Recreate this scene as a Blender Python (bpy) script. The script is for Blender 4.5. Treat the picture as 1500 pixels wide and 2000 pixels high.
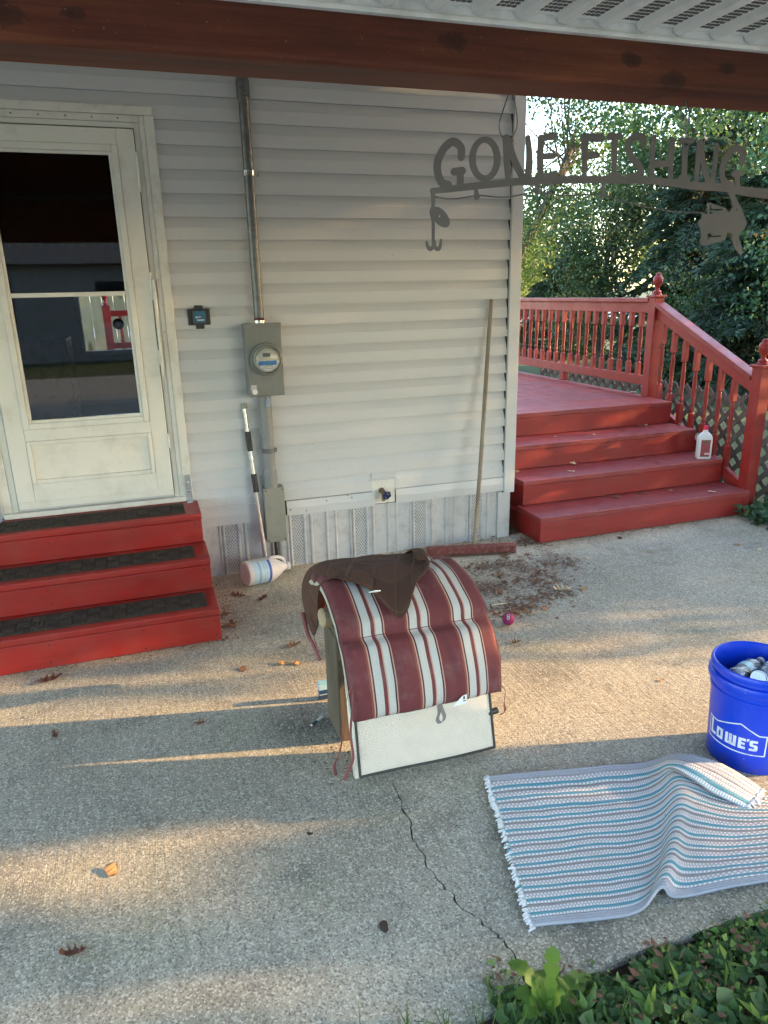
import bpy, bmesh, math, random
import numpy as np
from mathutils import Matrix, Vector, noise as mnoise
from mathutils.geometry import tessellate_polygon

for o in list(bpy.data.objects):
    bpy.data.objects.remove(o, do_unlink=True)
SC = bpy.context.scene
COL = SC.collection
R = math.radians
random.seed(7)
RNG = np.random.default_rng(11)

# ------------------------------------------------------------------ camera
RES = (1500.0, 2000.0)
FPX = 1394.559                      # focal length in photograph pixels
CAM = Vector((0.0, -4.178448, 1.630503))
C_R = Vector((0.94814579, -0.31704074, -0.02246639))
C_U = Vector((0.11359243, 0.27199649, 0.95557034))
C_F = Vector((0.29684395, 0.90857200, -0.29390575))
cd = bpy.data.cameras.new('camera')
cam = bpy.data.objects.new('camera', cd)
COL.objects.link(cam)
cd.sensor_fit = 'VERTICAL'
cd.sensor_height = 36.0
cd.lens = 36.0 * FPX / RES[1]
cd.clip_start = 0.05
cd.clip_end = 1500
m = Matrix((C_R, C_U, -C_F)).transposed().to_4x4()
m.translation = CAM
cam.matrix_world = m
SC.camera = cam
SC.render.resolution_x, SC.render.resolution_y = 768, 1024

# ------------------------------------------------------------------ sky, sun, exposure
SUN_EL, SUN_AZ = 12.5, 102.5         # degrees; azimuth clockwise from +Y
world = bpy.data.worlds.new('World')
SC.world = world
world.use_nodes = True
wn = world.node_tree
wn.nodes.clear()
wo = wn.nodes.new('ShaderNodeOutputWorld')
wb = wn.nodes.new('ShaderNodeBackground')
ws = wn.nodes.new('ShaderNodeTexSky')
ws.sky_type = 'NISHITA'
ws.sun_disc = False
ws.sun_elevation = R(SUN_EL)
ws.sun_rotation = R(SUN_AZ)
ws.dust_density = 1.0
ws.air_density = 1.0
ws.ozone_density = 1.0
wb.inputs['Strength'].default_value = 0.15
wn.links.new(ws.outputs[0], wb.inputs['Color'])
wn.links.new(wb.outputs[0], wo.inputs['Surface'])
sl = bpy.data.lights.new('sun', 'SUN')
sl.energy = 2.1
sl.angle = R(0.55)
sl.color = (1.0, 0.62, 0.28)
sun = bpy.data.objects.new('sun', sl)
COL.objects.link(sun)
SDIR = Vector((math.sin(R(SUN_AZ)) * math.cos(R(SUN_EL)), math.cos(R(SUN_AZ)) * math.cos(R(SUN_EL)), math.sin(R(SUN_EL))))
sun.rotation_euler = SDIR.to_track_quat('Z', 'Y').to_euler()
sun.location = SDIR * 40
SC.view_settings.view_transform = 'Standard'
SC.view_settings.look = 'None'
SC.view_settings.gamma = 1.0
SC.view_settings.use_curve_mapping = False
SC.view_settings.exposure = 3.42
SC.cycles.max_bounces = 10
SC.cycles.transparent_max_bounces = 24

# ------------------------------------------------------------------ pixel to place
def ray(u, v):
    return C_F + C_R * ((u - 750) / FPX) + C_U * ((1000 - v) / FPX)
def on_z(u, v, z=0.0):
    d = ray(u, v); return CAM + d * ((z - CAM.z) / d.z)
def on_y(u, v, y=0.0):
    d = ray(u, v); return CAM + d * ((y - CAM.y) / d.y)
def on_x(u, v, x=0.0):
    d = ray(u, v); return CAM + d * ((x - CAM.x) / d.x)

# ------------------------------------------------------------------ objects
def tag(o, label=None, cat=None, group=None, kind=None):
    if label: o['label'] = label
    if cat: o['category'] = cat
    if group: o['group'] = group
    if kind: o['kind'] = kind
    return o
def thing(name, loc, label, cat, group=None):
    o = bpy.data.objects.new(name, None)
    o.empty_display_size = 0.1
    o.location = loc
    COL.objects.link(o)
    return tag(o, label, cat, group)
def adopt(o, parent):
    if parent is not None:
        o.parent = parent
        if parent.type == 'EMPTY':
            o.matrix_parent_inverse = (Matrix.Translation(parent.location) @ parent.rotation_euler.to_matrix().to_4x4()).inverted()
        else:
            o.matrix_parent_inverse = Matrix.Translation(parent.location).inverted()
    return o
def mesh_obj(name, verts, faces, mat, parent=None, smooth=False, bevel=0, seg=2):
    me = bpy.data.meshes.new(name)
    me.from_pydata([tuple(v) for v in verts], [], faces)
    me.update()
    if smooth:
        me.polygons.foreach_set('use_smooth', [True] * len(me.polygons))
    if mat: me.materials.append(mat)
    o = bpy.data.objects.new(name, me)
    COL.objects.link(o)
    if bevel:
        b = o.modifiers.new('bevel', 'BEVEL'); b.width = bevel; b.segments = seg; b.limit_method = 'ANGLE'; b.angle_limit = R(35)
    return adopt(o, parent)
def clone(o, parent, delta=(0, 0, 0)):
    c = o.copy()
    COL.objects.link(c)
    c.location = Vector(o.location) + Vector(delta)
    c.parent = parent
    c.matrix_parent_inverse = o.matrix_parent_inverse.copy()
    return c

class B:
    """collects shapes; build() links them as ONE mesh object"""
    def __init__(s): s.v = []; s.f = []
    def add(s, V, F):
        n = len(s.v); s.v += [tuple(p) for p in V]; s.f += [tuple(i + n for i in f) for f in F]; return s
    def box(s, x0, x1, y0, y1, z0, z1, M=None):
        V = [Vector((x, y, z)) for z in (z0, z1) for y in (y0, y1) for x in (x0, x1)]
        if M is not None: V = [M @ p for p in V]
        return s.add(V, [(0, 2, 3, 1), (4, 5, 7, 6), (0, 1, 5, 4), (2, 6, 7, 3), (0, 4, 6, 2), (1, 3, 7, 5)])
    def beam(s, a, b, w, h, up=(0, 0, 1)):
        a, b = Vector(a), Vector(b); d = (b - a); L = d.length; d.normalize()
        up = Vector(up); sx = d.cross(up).normalized(); uz = sx.cross(d)
        M = Matrix((d, sx, uz)).transposed().to_4x4(); M.translation = a
        return s.box(0, L, -w / 2, w / 2, -h / 2, h / 2, M)
    def tube(s, pts, r, n=10, cap=True):
        pts = [Vector(p) for p in pts]
        if not hasattr(r, '__len__'): r = [r] * len(pts)
        V = []; F = []; ref = None
        for i, p in enumerate(pts):
            d = (pts[min(i + 1, len(pts) - 1)] - pts[max(i - 1, 0)])
            if d.length < 1e-9: d = Vector((0, 0, 1))
            d.normalize()
            if ref is None: ref = d.orthogonal().normalized()
            ref = (ref - d * ref.dot(d)); ref = ref.normalized() if ref.length > 1e-6 else d.orthogonal().normalized()
            w = d.cross(ref)
            for k in range(n):
                a = 2 * math.pi * k / n
                V.append(p + (ref * math.cos(a) + w * math.sin(a)) * r[i])
        for i in range(len(pts) - 1):
            for k in range(n):
                k2 = (k + 1) % n
                F.append((i * n + k, i * n + k2, (i + 1) * n + k2, (i + 1) * n + k))
        if cap:
            F.append(tuple(range(n - 1, -1, -1))); F.append(tuple((len(pts) - 1) * n + k for k in range(n)))
        return s.add(V, F)
    def lathe(s, prof, n=20, M=None, cap=True):
        V = []; F = []
        for (r, z) in prof:
            for k in range(n):
                a = 2 * math.pi * k / n; p = Vector((r * math.cos(a), r * math.sin(a), z)); V.append(M @ p if M is not None else p)
        for i in range(len(prof) - 1):
            for k in range(n):
                k2 = (k + 1) % n; F.append((i * n + k, i * n + k2, (i + 1) * n + k2, (i + 1) * n + k))
        if cap:
            F.append(tuple(range(n - 1, -1, -1))); F.append(tuple((len(prof) - 1) * n + k for k in range(n)))
        return s.add(V, F)
    def plate(s, loops, fn, t):
        """polygon (outer loop + holes) in 2D, fn(p2, depth) gives the 3D point, t = thickness"""
        flat = [p for l in loops for p in l]
        tri = tessellate_polygon([[Vector((p[0], p[1], 0)) for p in l] for l in loops])
        n = len(flat)
        V = [fn(p, 0) for p in flat] + [fn(p, t) for p in flat]
        F = [tuple(q) for q in tri] + [tuple(i + n for i in reversed(q)) for q in tri]
        k = 0
        for l in loops:
            for i in range(len(l)):
                j = (i + 1) % len(l); F.append((k + i, k + j, n + k + j, n + k + i))
            k += len(l)
        return s.add(V, F)
    def grid(s, P, closed_u=False):
        nu, nv = len(P), len(P[0]); V = [p for row in P for p in row]; F = []
        for i in range(nu - (0 if closed_u else 1)):
            i2 = (i + 1) % nu
            for j in range(nv - 1): F.append((i * nv + j, i2 * nv + j, i2 * nv + j + 1, i * nv + j + 1))
        return s.add(V, F)
    def build(s, name, mat, parent=None, smooth=False, bevel=0, seg=2, fix=True):
        o = mesh_obj(name, s.v, s.f, mat, parent, smooth, bevel, seg)
        if fix:
            bm = bmesh.new(); bm.from_mesh(o.data); bmesh.ops.recalc_face_normals(bm, faces=bm.faces); bm.to_mesh(o.data); bm.free()
        return o
def smooth_angle(o, deg=35):
    me = o.data
    me.polygons.foreach_set('use_smooth', [True] * len(me.polygons))
    try: me.set_sharp_from_angle(angle=R(deg))
    except Exception: pass
    return o
def spline(pts, n):
    """Catmull-Rom through pts (any dimension)"""
    P = [np.array(p, float) for p in pts]; P = [2 * P[0] - P[1]] + P + [2 * P[-1] - P[-2]]
    out = []
    for i in range(1, len(P) - 2):
        for k in range(n):
            t = k / n; a, b, c, d = P[i - 1], P[i], P[i + 1], P[i + 2]
            out.append(0.5 * (2 * b + (c - a) * t + (2 * a - 5 * b + 4 * c - d) * t * t + (3 * b - a - 3 * c + d) * t ** 3))
    out.append(P[-2]); return out
def patch(ctrl, nu, nv):
    """bicubic sheet through a grid of control points"""
    rows = [spline(r, nv) for r in ctrl]
    cols = [spline([rows[i][j] for i in range(len(rows))], nu) for j in range(len(rows[0]))]
    return [[Vector(cols[j][i]) for j in range(len(cols))] for i in range(len(cols[0]))]

# ------------------------------------------------------------------ materials
class NT:
    def __init__(s, name):
        s.m = bpy.data.materials.new(name); s.m.use_nodes = True; s.t = s.m.node_tree; s.t.nodes.clear()
        s.out = s.n('ShaderNodeOutputMaterial'); s.p = s.n('ShaderNodeBsdfPrincipled'); s.l(s.p.outputs[0], s.out.inputs['Surface'])
        s.co = s.n('ShaderNodeTexCoord')
    def n(s, t, **k):
        x = s.t.nodes.new(t)
        for a, b in k.items(): setattr(x, a, b)
        return x
    def l(s, a, b): s.t.links.new(a, b)
    def set(s, node, key, val):
        if isinstance(val, bpy.types.NodeSocket): s.l(val, node.inputs[key])
        else: node.inputs[key].default_value = val
    def map(s, scale=(1, 1, 1), src='Object', rot=(0, 0, 0), loc=(0, 0, 0)):
        m = s.n('ShaderNodeMapping'); s.l(s.co.outputs[src], m.inputs[0])
        m.inputs['Scale'].default_value = scale; m.inputs['Rotation'].default_value = rot; m.inputs['Location'].default_value = loc
        return m.outputs[0]
    def noise(s, scale, detail=4, rough=.55, vec=None, dist=0):
        x = s.n('ShaderNodeTexNoise'); x.inputs['Scale'].default_value = scale; x.inputs['Detail'].default_value = detail
        x.inputs['Roughness'].default_value = rough; x.inputs['Distortion'].default_value = dist
        s.l(vec if vec is not None else s.co.outputs['Object'], x.inputs['Vector']); return x.outputs['Fac']
    def voro(s, scale, vec=None, feature='F1', out='Distance'):
        x = s.n('ShaderNodeTexVoronoi', feature=feature); x.inputs['Scale'].default_value = scale
        s.l(vec if vec is not None else s.co.outputs['Object'], x.inputs['Vector']); return x.outputs[out]
    def ramp(s, fac, stops, interp='LINEAR'):
        x = s.n('ShaderNodeValToRGB'); x.color_ramp.interpolation = interp; e = x.color_ramp.elements
        while len(e) < len(stops): e.new(0.5)
        for q, (p, c) in zip(e, stops):
            q.position = p; q.color = (c, c, c, 1) if not hasattr(c, '__len__') else (*c[:3], 1)
        s.l(fac, x.inputs[0]); return x.outputs[0]
    def mix(s, fac, a, b, mode='MIX'):
        x = s.n('ShaderNodeMix', data_type='RGBA', blend_type=mode)
        s.set(x, 0, fac)
        for i, v in ((6, a), (7, b)):
            if isinstance(v, bpy.types.NodeSocket): s.l(v, x.inputs[i])
            else: x.inputs[i].default_value = (*v[:3], 1) if hasattr(v, '__len__') else (v, v, v, 1)
        return x.outputs[2]
    def math(s, op, a, b=0.5, clamp=False):
        x = s.n('ShaderNodeMath', operation=op, use_clamp=clamp); s.set(x, 0, a); s.set(x, 1, b); return x.outputs[0]
    def sep(s, vec):
        x = s.n('ShaderNodeSeparateXYZ'); s.l(vec, x.inputs[0]); return x.outputs
    def attr(s, name, out='Fac'):
        x = s.n('ShaderNodeAttribute'); x.attribute_name = name; return x.outputs[out]
    def bump(s, h, strength=.3, dist=.002):
        x = s.n('ShaderNodeBump'); x.inputs['Strength'].default_value = strength; x.inputs['Distance'].default_value = dist
        s.l(h, x.inputs['Height']); s.l(x.outputs[0], s.p.inputs['Normal']); return x
    def fin(s, color=None, rough=None, metal=None, **k):
        if color is not None:
            if isinstance(color, bpy.types.NodeSocket): s.l(color, s.p.inputs['Base Color'])
            else: s.p.inputs['Base Color'].default_value = (*color[:3], 1)
        if rough is not None: s.set(s.p, 'Roughness', rough)
        if metal is not None: s.set(s.p, 'Metallic', metal)
        for a, b in k.items(): s.set(s.p, a, b)
        return s.m
def sc3(c, k): return tuple(min(1, x * k) for x in c)
def plain(name, c, rough=.5, metal=0, var=.18, scale=18, bump=.15, bd=.001, bscale=None, dirt=None, dscale=5, damt=.5, spec=None):
    """a base colour broken up by two noises, optional dirt blotches, fine relief"""
    t = NT(name)
    col = t.mix(t.noise(scale, 5), sc3(c, 1 - var), sc3(c, 1 + var))
    if dirt is not None:
        col = t.mix(t.math('MULTIPLY', t.ramp(t.noise(dscale, 8, .7), [(.48, 0), (.68, 1)]), damt), col, dirt)
    if bump: t.bump(t.noise(bscale or scale * 8, 3), bump, bd)
    k = {}
    if spec is not None: k['Specular IOR Level'] = spec
    return t.fin(col, t.ramp(t.noise(scale * .7, 3), [(.3, max(0, rough - .08)), (.7, min(1, rough + .1))]), metal, **k)
def wood(name, c1, c2, axis=0, rough=.6, grain=28, stretch=.06, bump=.4, knots=None, wear=None, wearamt=.5):
    """grain stretched along one axis (0 x, 1 y, 2 z)"""
    t = NT(name)
    sc = [1, 1, 1]; sc[axis] = stretch
    v = t.map(tuple(sc))
    g = t.noise(grain, 6, .6, v, .6)
    col = t.mix(t.ramp(g, [(.3, 0), (.7, 1)]), c1, c2)
    col = t.mix(t.math('MULTIPLY', t.ramp(t.noise(3, 3), [(.35, 0), (.7, 1)]), .45), col, sc3(c1, .75))
    if knots: 
        kv = t.map(tuple(.34 if i == axis else 1 for i in range(3)))
        kd = t.voro(knots, kv)
        col = t.mix(t.ramp(kd, [(.0, 1), (.11, .85), (.2, 0)]), col, sc3(c1, .22))
    if wear is not None:
        col = t.mix(t.math('MULTIPLY', t.ramp(t.noise(14, 9, .75), [(.56, 0), (.66, 1)]), wearamt), col, wear)
    t.bump(t.noise(grain * 3, 4, .6, v), bump, .002)
    return t.fin(col, rough)
# ================================================================== MATERIALS OF THE SETTING
def make_concrete():
    t = NT('concrete')
    s = t.sep(t.co.outputs['Object'])
    big = t.noise(1.3, 5, .6)
    col = t.mix(t.ramp(big, [(.3, 0), (.7, 1)]), (.255, .234, .190), (.375, .345, .275))
    # beige, cleaner concrete along the house wall, green film here and there
    wall = t.math('MULTIPLY', t.ramp(t.math('ADD', s[1], t.math('MULTIPLY', t.noise(5, 4), .35)), [(-.42 + 1, 0), (-.2 + 1, 1)]), .75)
    yy = t.math('ADD', t.math('ADD', s[1], t.math('MULTIPLY', t.noise(4, 6, .7), .5)), .75)
    col = t.mix(t.math('MULTIPLY', t.ramp(yy, [(.45, 0), (.75, 1)]), .8), col, (.56, .49, .36))
    col = t.mix(t.math('MULTIPLY', t.ramp(t.noise(2.3, 6, .7), [(.50, 0), (.7, 1)]), .5), col, (.22, .23, .14))
    # dark smudges with shapes of their own
    blot = t.ramp(t.noise(3.1, 9, .72, t.map((1, 1.5, 1), loc=(3, 1, 0))), [(.55, 0), (.69, 1)])
    col = t.mix(t.math('MULTIPLY', blot, .7), col, (.13, .12, .105))
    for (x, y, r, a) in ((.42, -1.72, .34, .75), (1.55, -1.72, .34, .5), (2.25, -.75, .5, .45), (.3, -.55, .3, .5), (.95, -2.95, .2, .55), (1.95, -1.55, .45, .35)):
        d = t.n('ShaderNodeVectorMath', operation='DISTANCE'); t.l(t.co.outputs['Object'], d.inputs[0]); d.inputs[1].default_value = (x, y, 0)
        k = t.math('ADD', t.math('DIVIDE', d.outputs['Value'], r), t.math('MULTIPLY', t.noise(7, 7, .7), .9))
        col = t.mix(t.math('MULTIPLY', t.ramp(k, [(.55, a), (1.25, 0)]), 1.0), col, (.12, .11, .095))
    for (x, y, r, a) in ((2.0, -.55, .42, .8), (1.75, -.75, .3, .7), (2.3, -.5, .35, .6)):
        d = t.n('ShaderNodeVectorMath', operation='DISTANCE'); t.l(t.co.outputs['Object'], d.inputs[0]); d.inputs[1].default_value = (x, y, 0)
        k = t.math('ADD', t.math('DIVIDE', d.outputs['Value'], r), t.math('MULTIPLY', t.math('SUBTRACT', t.noise(13, 9, .78), .42), 3.2))
        col = t.mix(t.ramp(k, [(.35, a), (.8, 0)]), col, (.13, .072, .045))
    # aggregate: grains a few millimetres across
    g1 = t.noise(190, 3, .6)
    col = t.mix(.40, col, t.ramp(t.noise(28, 5, .7), [(.3, .36), (.7, .64)]), 'OVERLAY')
    g2 = t.voro(190, None, 'F1', 'Color')
    gs = t.n('ShaderNodeSeparateColor'); t.l(g2, gs.inputs[0])
    col = t.mix(.40, col, t.ramp(g1, [(.34, .16), (.5, .48), (.66, .86)]), 'OVERLAY')
    col = t.mix(t.math('MULTIPLY', t.ramp(gs.outputs[0], [(.80, 0), (.83, 1)]), .42), col, (.68, .65, .57))
    col = t.mix(t.math('MULTIPLY', t.ramp(gs.outputs[1], [(.80, 0), (.83, 1)]), .6), col, (.10, .095, .085))
    # broom finish: shallow lines that run towards the wall
    br = t.noise(95, 3, .6, t.map((1, .05, 1)))
    col = t.mix(.35, col, t.ramp(br, [(.38, .40), (.62, .60)]), 'OVERLAY')
    h = t.math('ADD', t.math('MULTIPLY', g1, .7), t.math('MULTIPLY', br, .8))
    t.bump(h, .7, .0035)
    return t.fin(col, .9)
def make_siding():
    t = NT('vinyl_siding')
    s = t.sep(t.co.outputs['Object'])
    col = t.mix(t.noise(1.5, 4), (.49, .497, .503), (.555, .562, .568))
    dirt = t.ramp(t.noise(26, 8, .75, t.map((1, 1, .5))), [(.60, 0), (.72, 1)])
    low = t.ramp(s[2], [(.30, .75), (.95, .12)])
    col = t.mix(t.math('MULTIPLY', dirt, t.math('MULTIPLY', low, .6)), col, (.20, .185, .15))
    spots = t.ramp(t.noise(75, 2), [(.73, 0), (.76, 1)])
    col = t.mix(t.math('MULTIPLY', spots, .5), col, (.12, .11, .09))
    t.bump(t.noise(60, 4, .6, t.map((.08, 1, 1))), .25, .001)
    return t.fin(col, .42)
M_CONC = make_concrete()
M_SIDE = make_siding()
M_SKIRT = plain('skirting_vinyl', (.48, .475, .48), .4, var=.06, scale=3, bump=.1, dirt=(.22, .20, .17), dscale=13, damt=.45)
M_TRIM = plain('white_trim', (.66, .65, .60), .45, var=.05, scale=5, bump=.1, dirt=(.28, .25, .19), dscale=9, damt=.35)
M_DOOR = plain('door_paint', (.70, .69, .63), .38, var=.04, scale=4, bump=.12, bscale=220, bd=.0006, dirt=(.30, .27, .2), dscale=7, damt=.25)
M_GREYMET = plain('grey_box_paint', (.175, .182, .172), .42, var=.07, scale=9, bump=.12, dirt=(.13, .11, .08), dscale=12, damt=.4)
M_GALV = plain('galvanised_steel', (.17, .175, .18), .46, metal=.75, var=.35, scale=30, bump=.15, dirt=(.07, .06, .05), dscale=16, damt=.6)
M_ZINC = plain('zinc_bracket', (.55, .57, .58), .33, metal=.9, var=.12, scale=40)
M_ALU = plain('aluminium', (.72, .72, .71), .28, metal=.95, var=.08, scale=20, bump=.05)
M_BLACK = plain('black_plastic', (.018, .018, .019), .45, var=.2, bump=.2)
M_RUST = plain('rust', (.10, .035, .02), .85, var=.4, scale=60, bump=.5)
M_PVC = plain('grey_pvc', (.215, .218, .215), .5, var=.07, scale=8, bump=.1, dirt=(.15, .14, .12), dscale=14, damt=.4)
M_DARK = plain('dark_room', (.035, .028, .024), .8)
M_SOIL = plain('soil', (.07, .05, .035), .95, var=.4, scale=30, bump=.8, bd=.01)
def make_glass(name='window_glass', tint=(1, 1, 1), ior=1.5):
    t = NT(name)
    a = t.n('ShaderNodeBsdfTransparent'); a.inputs[0].default_value = (*tint, 1)
    g = t.n('ShaderNodeBsdfGlossy'); g.inputs['Roughness'].default_value = .02
    f = t.n('ShaderNodeFresnel'); f.inputs[0].default_value = ior
    x = t.n('ShaderNodeMixShader'); t.l(f.outputs[0], x.inputs[0]); t.l(a.outputs[0], x.inputs[1]); t.l(g.outputs[0], x.inputs[2])
    t.l(x.outputs[0], t.out.inputs['Surface']); t.t.nodes.remove(t.p)
    return t.m
M_GLASS = make_glass(tint=(.80, .82, .86), ior=1.55)

# ================================================================== GROUND
def make_lawn():
    t = NT('lawn_grass')
    c = t.mix(t.ramp(t.noise(.35, 6, .7), [(.35, 0), (.65, 1)]), (.035, .062, .016), (.085, .115, .032))
    c = t.mix(t.ramp(t.noise(40, 4, .7), [(.3, .0), (.75, .8)]), c, (.03, .045, .014))
    t.bump(t.noise(60, 5, .7), 1, .03)
    return t.fin(c, .9)
M_LAWN = make_lawn()
g = B().add([(-400, -400, -.05), (400, -400, -.05), (400, 400, -.05), (-400, 400, -.05)], [(0, 1, 2, 3)]).build('lawn', M_LAWN)
tag(g, kind='structure')
road = plain('road_surface', (.36, .37, .40), .85, var=.1, scale=.6, bump=.2, bscale=30, bd=.004)
rd = B().box(-60, 90, 31, 44, -.046, -.03).build('road', road); tag(rd, kind='structure')

# patio slab with its jagged crack as a real gap
CR = [(770, 1505), (770, 1530), (778, 1552), (785, 1575), (803, 1606), (806, 1640), (826, 1668), (836, 1694), (855, 1720), (880, 1742), (900, 1770), (930, 1789), (950, 1810), (975, 1824), (985, 1840), (1008, 1872), (1014, 1890)]
crk = []
for i in range(len(CR) - 1):
    a, b = on_z(*CR[i]), on_z(*CR[i + 1])
    for k in range(4):
        q = a.lerp(b, k / 4); crk.append((q.x + random.uniform(-.005, .005), q.y + random.uniform(-.003, .003)))
crk = [(.655, -2.02)] + crk
YE = -3.035
crk = [c for c in crk if c[1] > YE + .004]
xe = crk[-1][0]
left = [(x - (.0006 + .0034 * min(1, i / 14)) * random.choice((.3, .4, .5, .7, 1.6)), y) for i, (x, y) in enumerate(crk)]
right = [(x + (.0006 + .0034 * min(1, i / 14)) * random.uniform(.2, .7), y) for i, (x, y) in enumerate(crk)]
front_r = [(xe + .006, YE)] + [(x, YE + random.uniform(-.012, .012)) for x in np.arange(xe + .12, 4.1, .12)]
front_l = [(x, YE + random.uniform(-.012, .012)) for x in np.arange(-6, xe - .1, .14)] + [(xe - .006, YE)]
outline = front_l + left[::-1] + right[1:] + front_r + [(4.1, YE), (4.1, .02), (-6, .02)]
pat = B().plate([outline], lambda p, d: Vector((p[0], p[1], -d)), .11).build('patio', M_CONC)
tag(pat, kind='structure')
slab2 = B().box(-8, 9.5, -13, -3.72, -.048, .0).build('bounce_floor', M_CONC); tag(slab2, kind='structure')  # unseen pale slab, added to bounce light onto soffit, beam and wall
bed = B().box(-8, 8, -9, YE + .05, -.049, -.028).build('soil_bed', M_SOIL); tag(bed, kind='structure')

# ================================================================== THE MOBILE HOME
HOUSE = thing('house', (0, 0, 0), 'grey vinyl sided mobile home with ribbed skirting and white entry door', 'house')
CO = .1143                       # height of one siding course
XR, XD0, XD1 = 2.206, -.80, .176   # corner post, door casing left and right
ZT = 2.605
def course(z_bot, x0, x1, name='siding_course', par=HOUSE):
    j = random.uniform(-.0007, .0007)
    prof = [(-.002, CO), (-.0035 + j, CO * .93), (-.0165 + j, CO * .60), (-.0195 + j, CO * .545), (-.0205 + j, .002), (-.0200 + j, 0.0), (-.002, .001)]
    n = max(2, int((x1 - x0) / .35) + 1); P = []
    for i in range(n + 1):
        x = x0 + (x1 - x0) * i / n; w = random.uniform(-.0006, .0006)
        P.append([Vector((x, y + (w if y < -.01 else 0), z_bot + z)) for y, z in prof])
    b = B().grid(P); k = len(prof); N = len(b.v)
    b.f += [tuple(range(k)), tuple(N - 1 - i for i in range(k))]
    return b.build(name, M_SIDE, par)
seamx = on_y(376, 165, 0).x
for k in range(-3, 20):
    zb = ZT - k * CO
    if k <= 0:
        if k == 0:
            course(zb, -2.6, seamx); o = course(zb, seamx - .02, XR); o.location.y = -.0022
        else: course(zb, -2.6, XR)
    else:
        if k == 1: course(zb, -2.6, XR); continue
        if zb > .50: course(zb, -2.6, XD0 + .005)
        else: course(zb, -2.6, .20)
        if k == 18:
            course(zb, XD1, 1.262); course(zb, 1.236, XR).location.y = -.0025
            B().box(1.284, 1.4355, -.0165, -.003, .5075, .5490).build('siding_patch', M_SIDE, HOUSE)
            B().box(1.270, 1.446, -.0275, -.004, .4975, .507).build('block_trim', M_SIDE, HOUSE, bevel=.002)
        elif k == 19: course(zb, .20, 1.285); course(zb, 1.436, XR)
        else: course(zb, XD1, XR)
# bottom trim boards under the courses
for (x0, x1, z0, z1, t0) in ((-2.6, .60, .322, .437, -.017), (.735, 1.30, .334, .431, -.020), (1.44, XR, .335, .434, -.021)):
    b = B(); P = []
    for i in range(9):
        x = x0 + (x1 - x0) * i / 8; w = .004 * math.sin(i * 1.7 + x0)
        P.append([Vector((x, -.002, z1)), Vector((x, t0, z1 - .006)), Vector((x, t0 - .006, (z0 + z1) / 2 + w)), Vector((x, t0 - .002, z0 + w * .5)), Vector((x, -.002, z0))])
    b.grid(P); b.build('bottom_trim', M_SIDE, HOUSE)
for (x, z) in ((.757, .372), (.855, .357), (.985, .405), (1.12, .425), (1.147, .407)):
    M = Matrix.Translation((x, -.026, z)) @ Matrix.Rotation(R(90), 4, 'X'); B().lathe([(.004, 0), (.004, .003), (.001, .005)], 8, M).build('trim_nail', M_BLACK, HOUSE)
B().box(.155, .60, -.0305, -.024, .436, .441).build('drip_edge', M_TRIM, HOUSE)
# corner post
cp = B().box(XR, 2.283, -.036, .06, .322, 2.95).build('corner_post', M_SIDE, HOUSE, bevel=.004)
B().box(XR - .006, XR - .001, -.02, -.002, .322, 2.95).build('channel_shadow', M_BLACK, HOUSE)  # black strip stands in for the shadow line beside the corner post
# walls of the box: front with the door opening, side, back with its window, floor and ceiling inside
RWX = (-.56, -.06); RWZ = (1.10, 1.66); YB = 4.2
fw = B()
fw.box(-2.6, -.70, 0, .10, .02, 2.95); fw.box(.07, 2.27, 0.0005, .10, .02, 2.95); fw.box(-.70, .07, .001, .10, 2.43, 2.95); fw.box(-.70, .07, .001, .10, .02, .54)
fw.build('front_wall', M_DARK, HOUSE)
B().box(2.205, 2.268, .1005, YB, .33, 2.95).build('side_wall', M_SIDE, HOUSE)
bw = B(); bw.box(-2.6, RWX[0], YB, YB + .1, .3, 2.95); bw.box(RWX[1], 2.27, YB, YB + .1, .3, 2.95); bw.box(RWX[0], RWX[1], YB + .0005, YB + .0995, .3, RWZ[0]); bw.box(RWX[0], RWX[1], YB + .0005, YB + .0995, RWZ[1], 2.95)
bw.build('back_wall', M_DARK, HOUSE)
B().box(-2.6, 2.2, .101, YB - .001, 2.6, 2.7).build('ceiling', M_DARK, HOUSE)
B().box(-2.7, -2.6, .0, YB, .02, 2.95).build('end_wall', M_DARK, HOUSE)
fl = NT('interior_floor'); br = fl.n('ShaderNodeTexBrick'); fl.l(fl.map((1, 1, 1), rot=(0, 0, 0)), br.inputs[0]); br.inputs['Scale'].default_value = 3.2
br.inputs['Color1'].default_value = (.10, .075, .05, 1); br.inputs['Color2'].default_value = (.075, .05, .035, 1); br.inputs['Mortar'].default_value = (.02, .015, .01, 1); br.inputs['Mortar Size'].default_value = .012
B().box(-2.6, 2.2, .101, YB - .001, .45, .535).build('interior_floor', fl.fin(br.outputs[0], .16), HOUSE)
# a dark chair and cabinet inside, only guessed through the glass
B().box(-1.3, -.52, 1.7, 2.2, .536, 1.35).build('interior_cabinet', plain('dark_cabinet', (.05, .03, .022), .3), HOUSE, bevel=.01)
wf = B()
for a in ((RWX[0] - .04, RWX[0], RWZ[0] - .04, RWZ[1] + .04), (RWX[1], RWX[1] + .04, RWZ[0] - .04, RWZ[1] + .04), (RWX[0], RWX[1], RWZ[0] - .04, RWZ[0]), (RWX[0], RWX[1], RWZ[1], RWZ[1] + .04)):
    wf.box(a[0], a[1], YB - .02, YB - .001, a[2], a[3])
bwn = wf.build('back_window', M_TRIM, HOUSE)
B().box(RWX[0], RWX[1], YB + .04, YB + .045, RWZ[0], RWZ[1]).build('pane', make_glass('clear_pane', (.97, .98, .98), 1.45), bwn)
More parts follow.
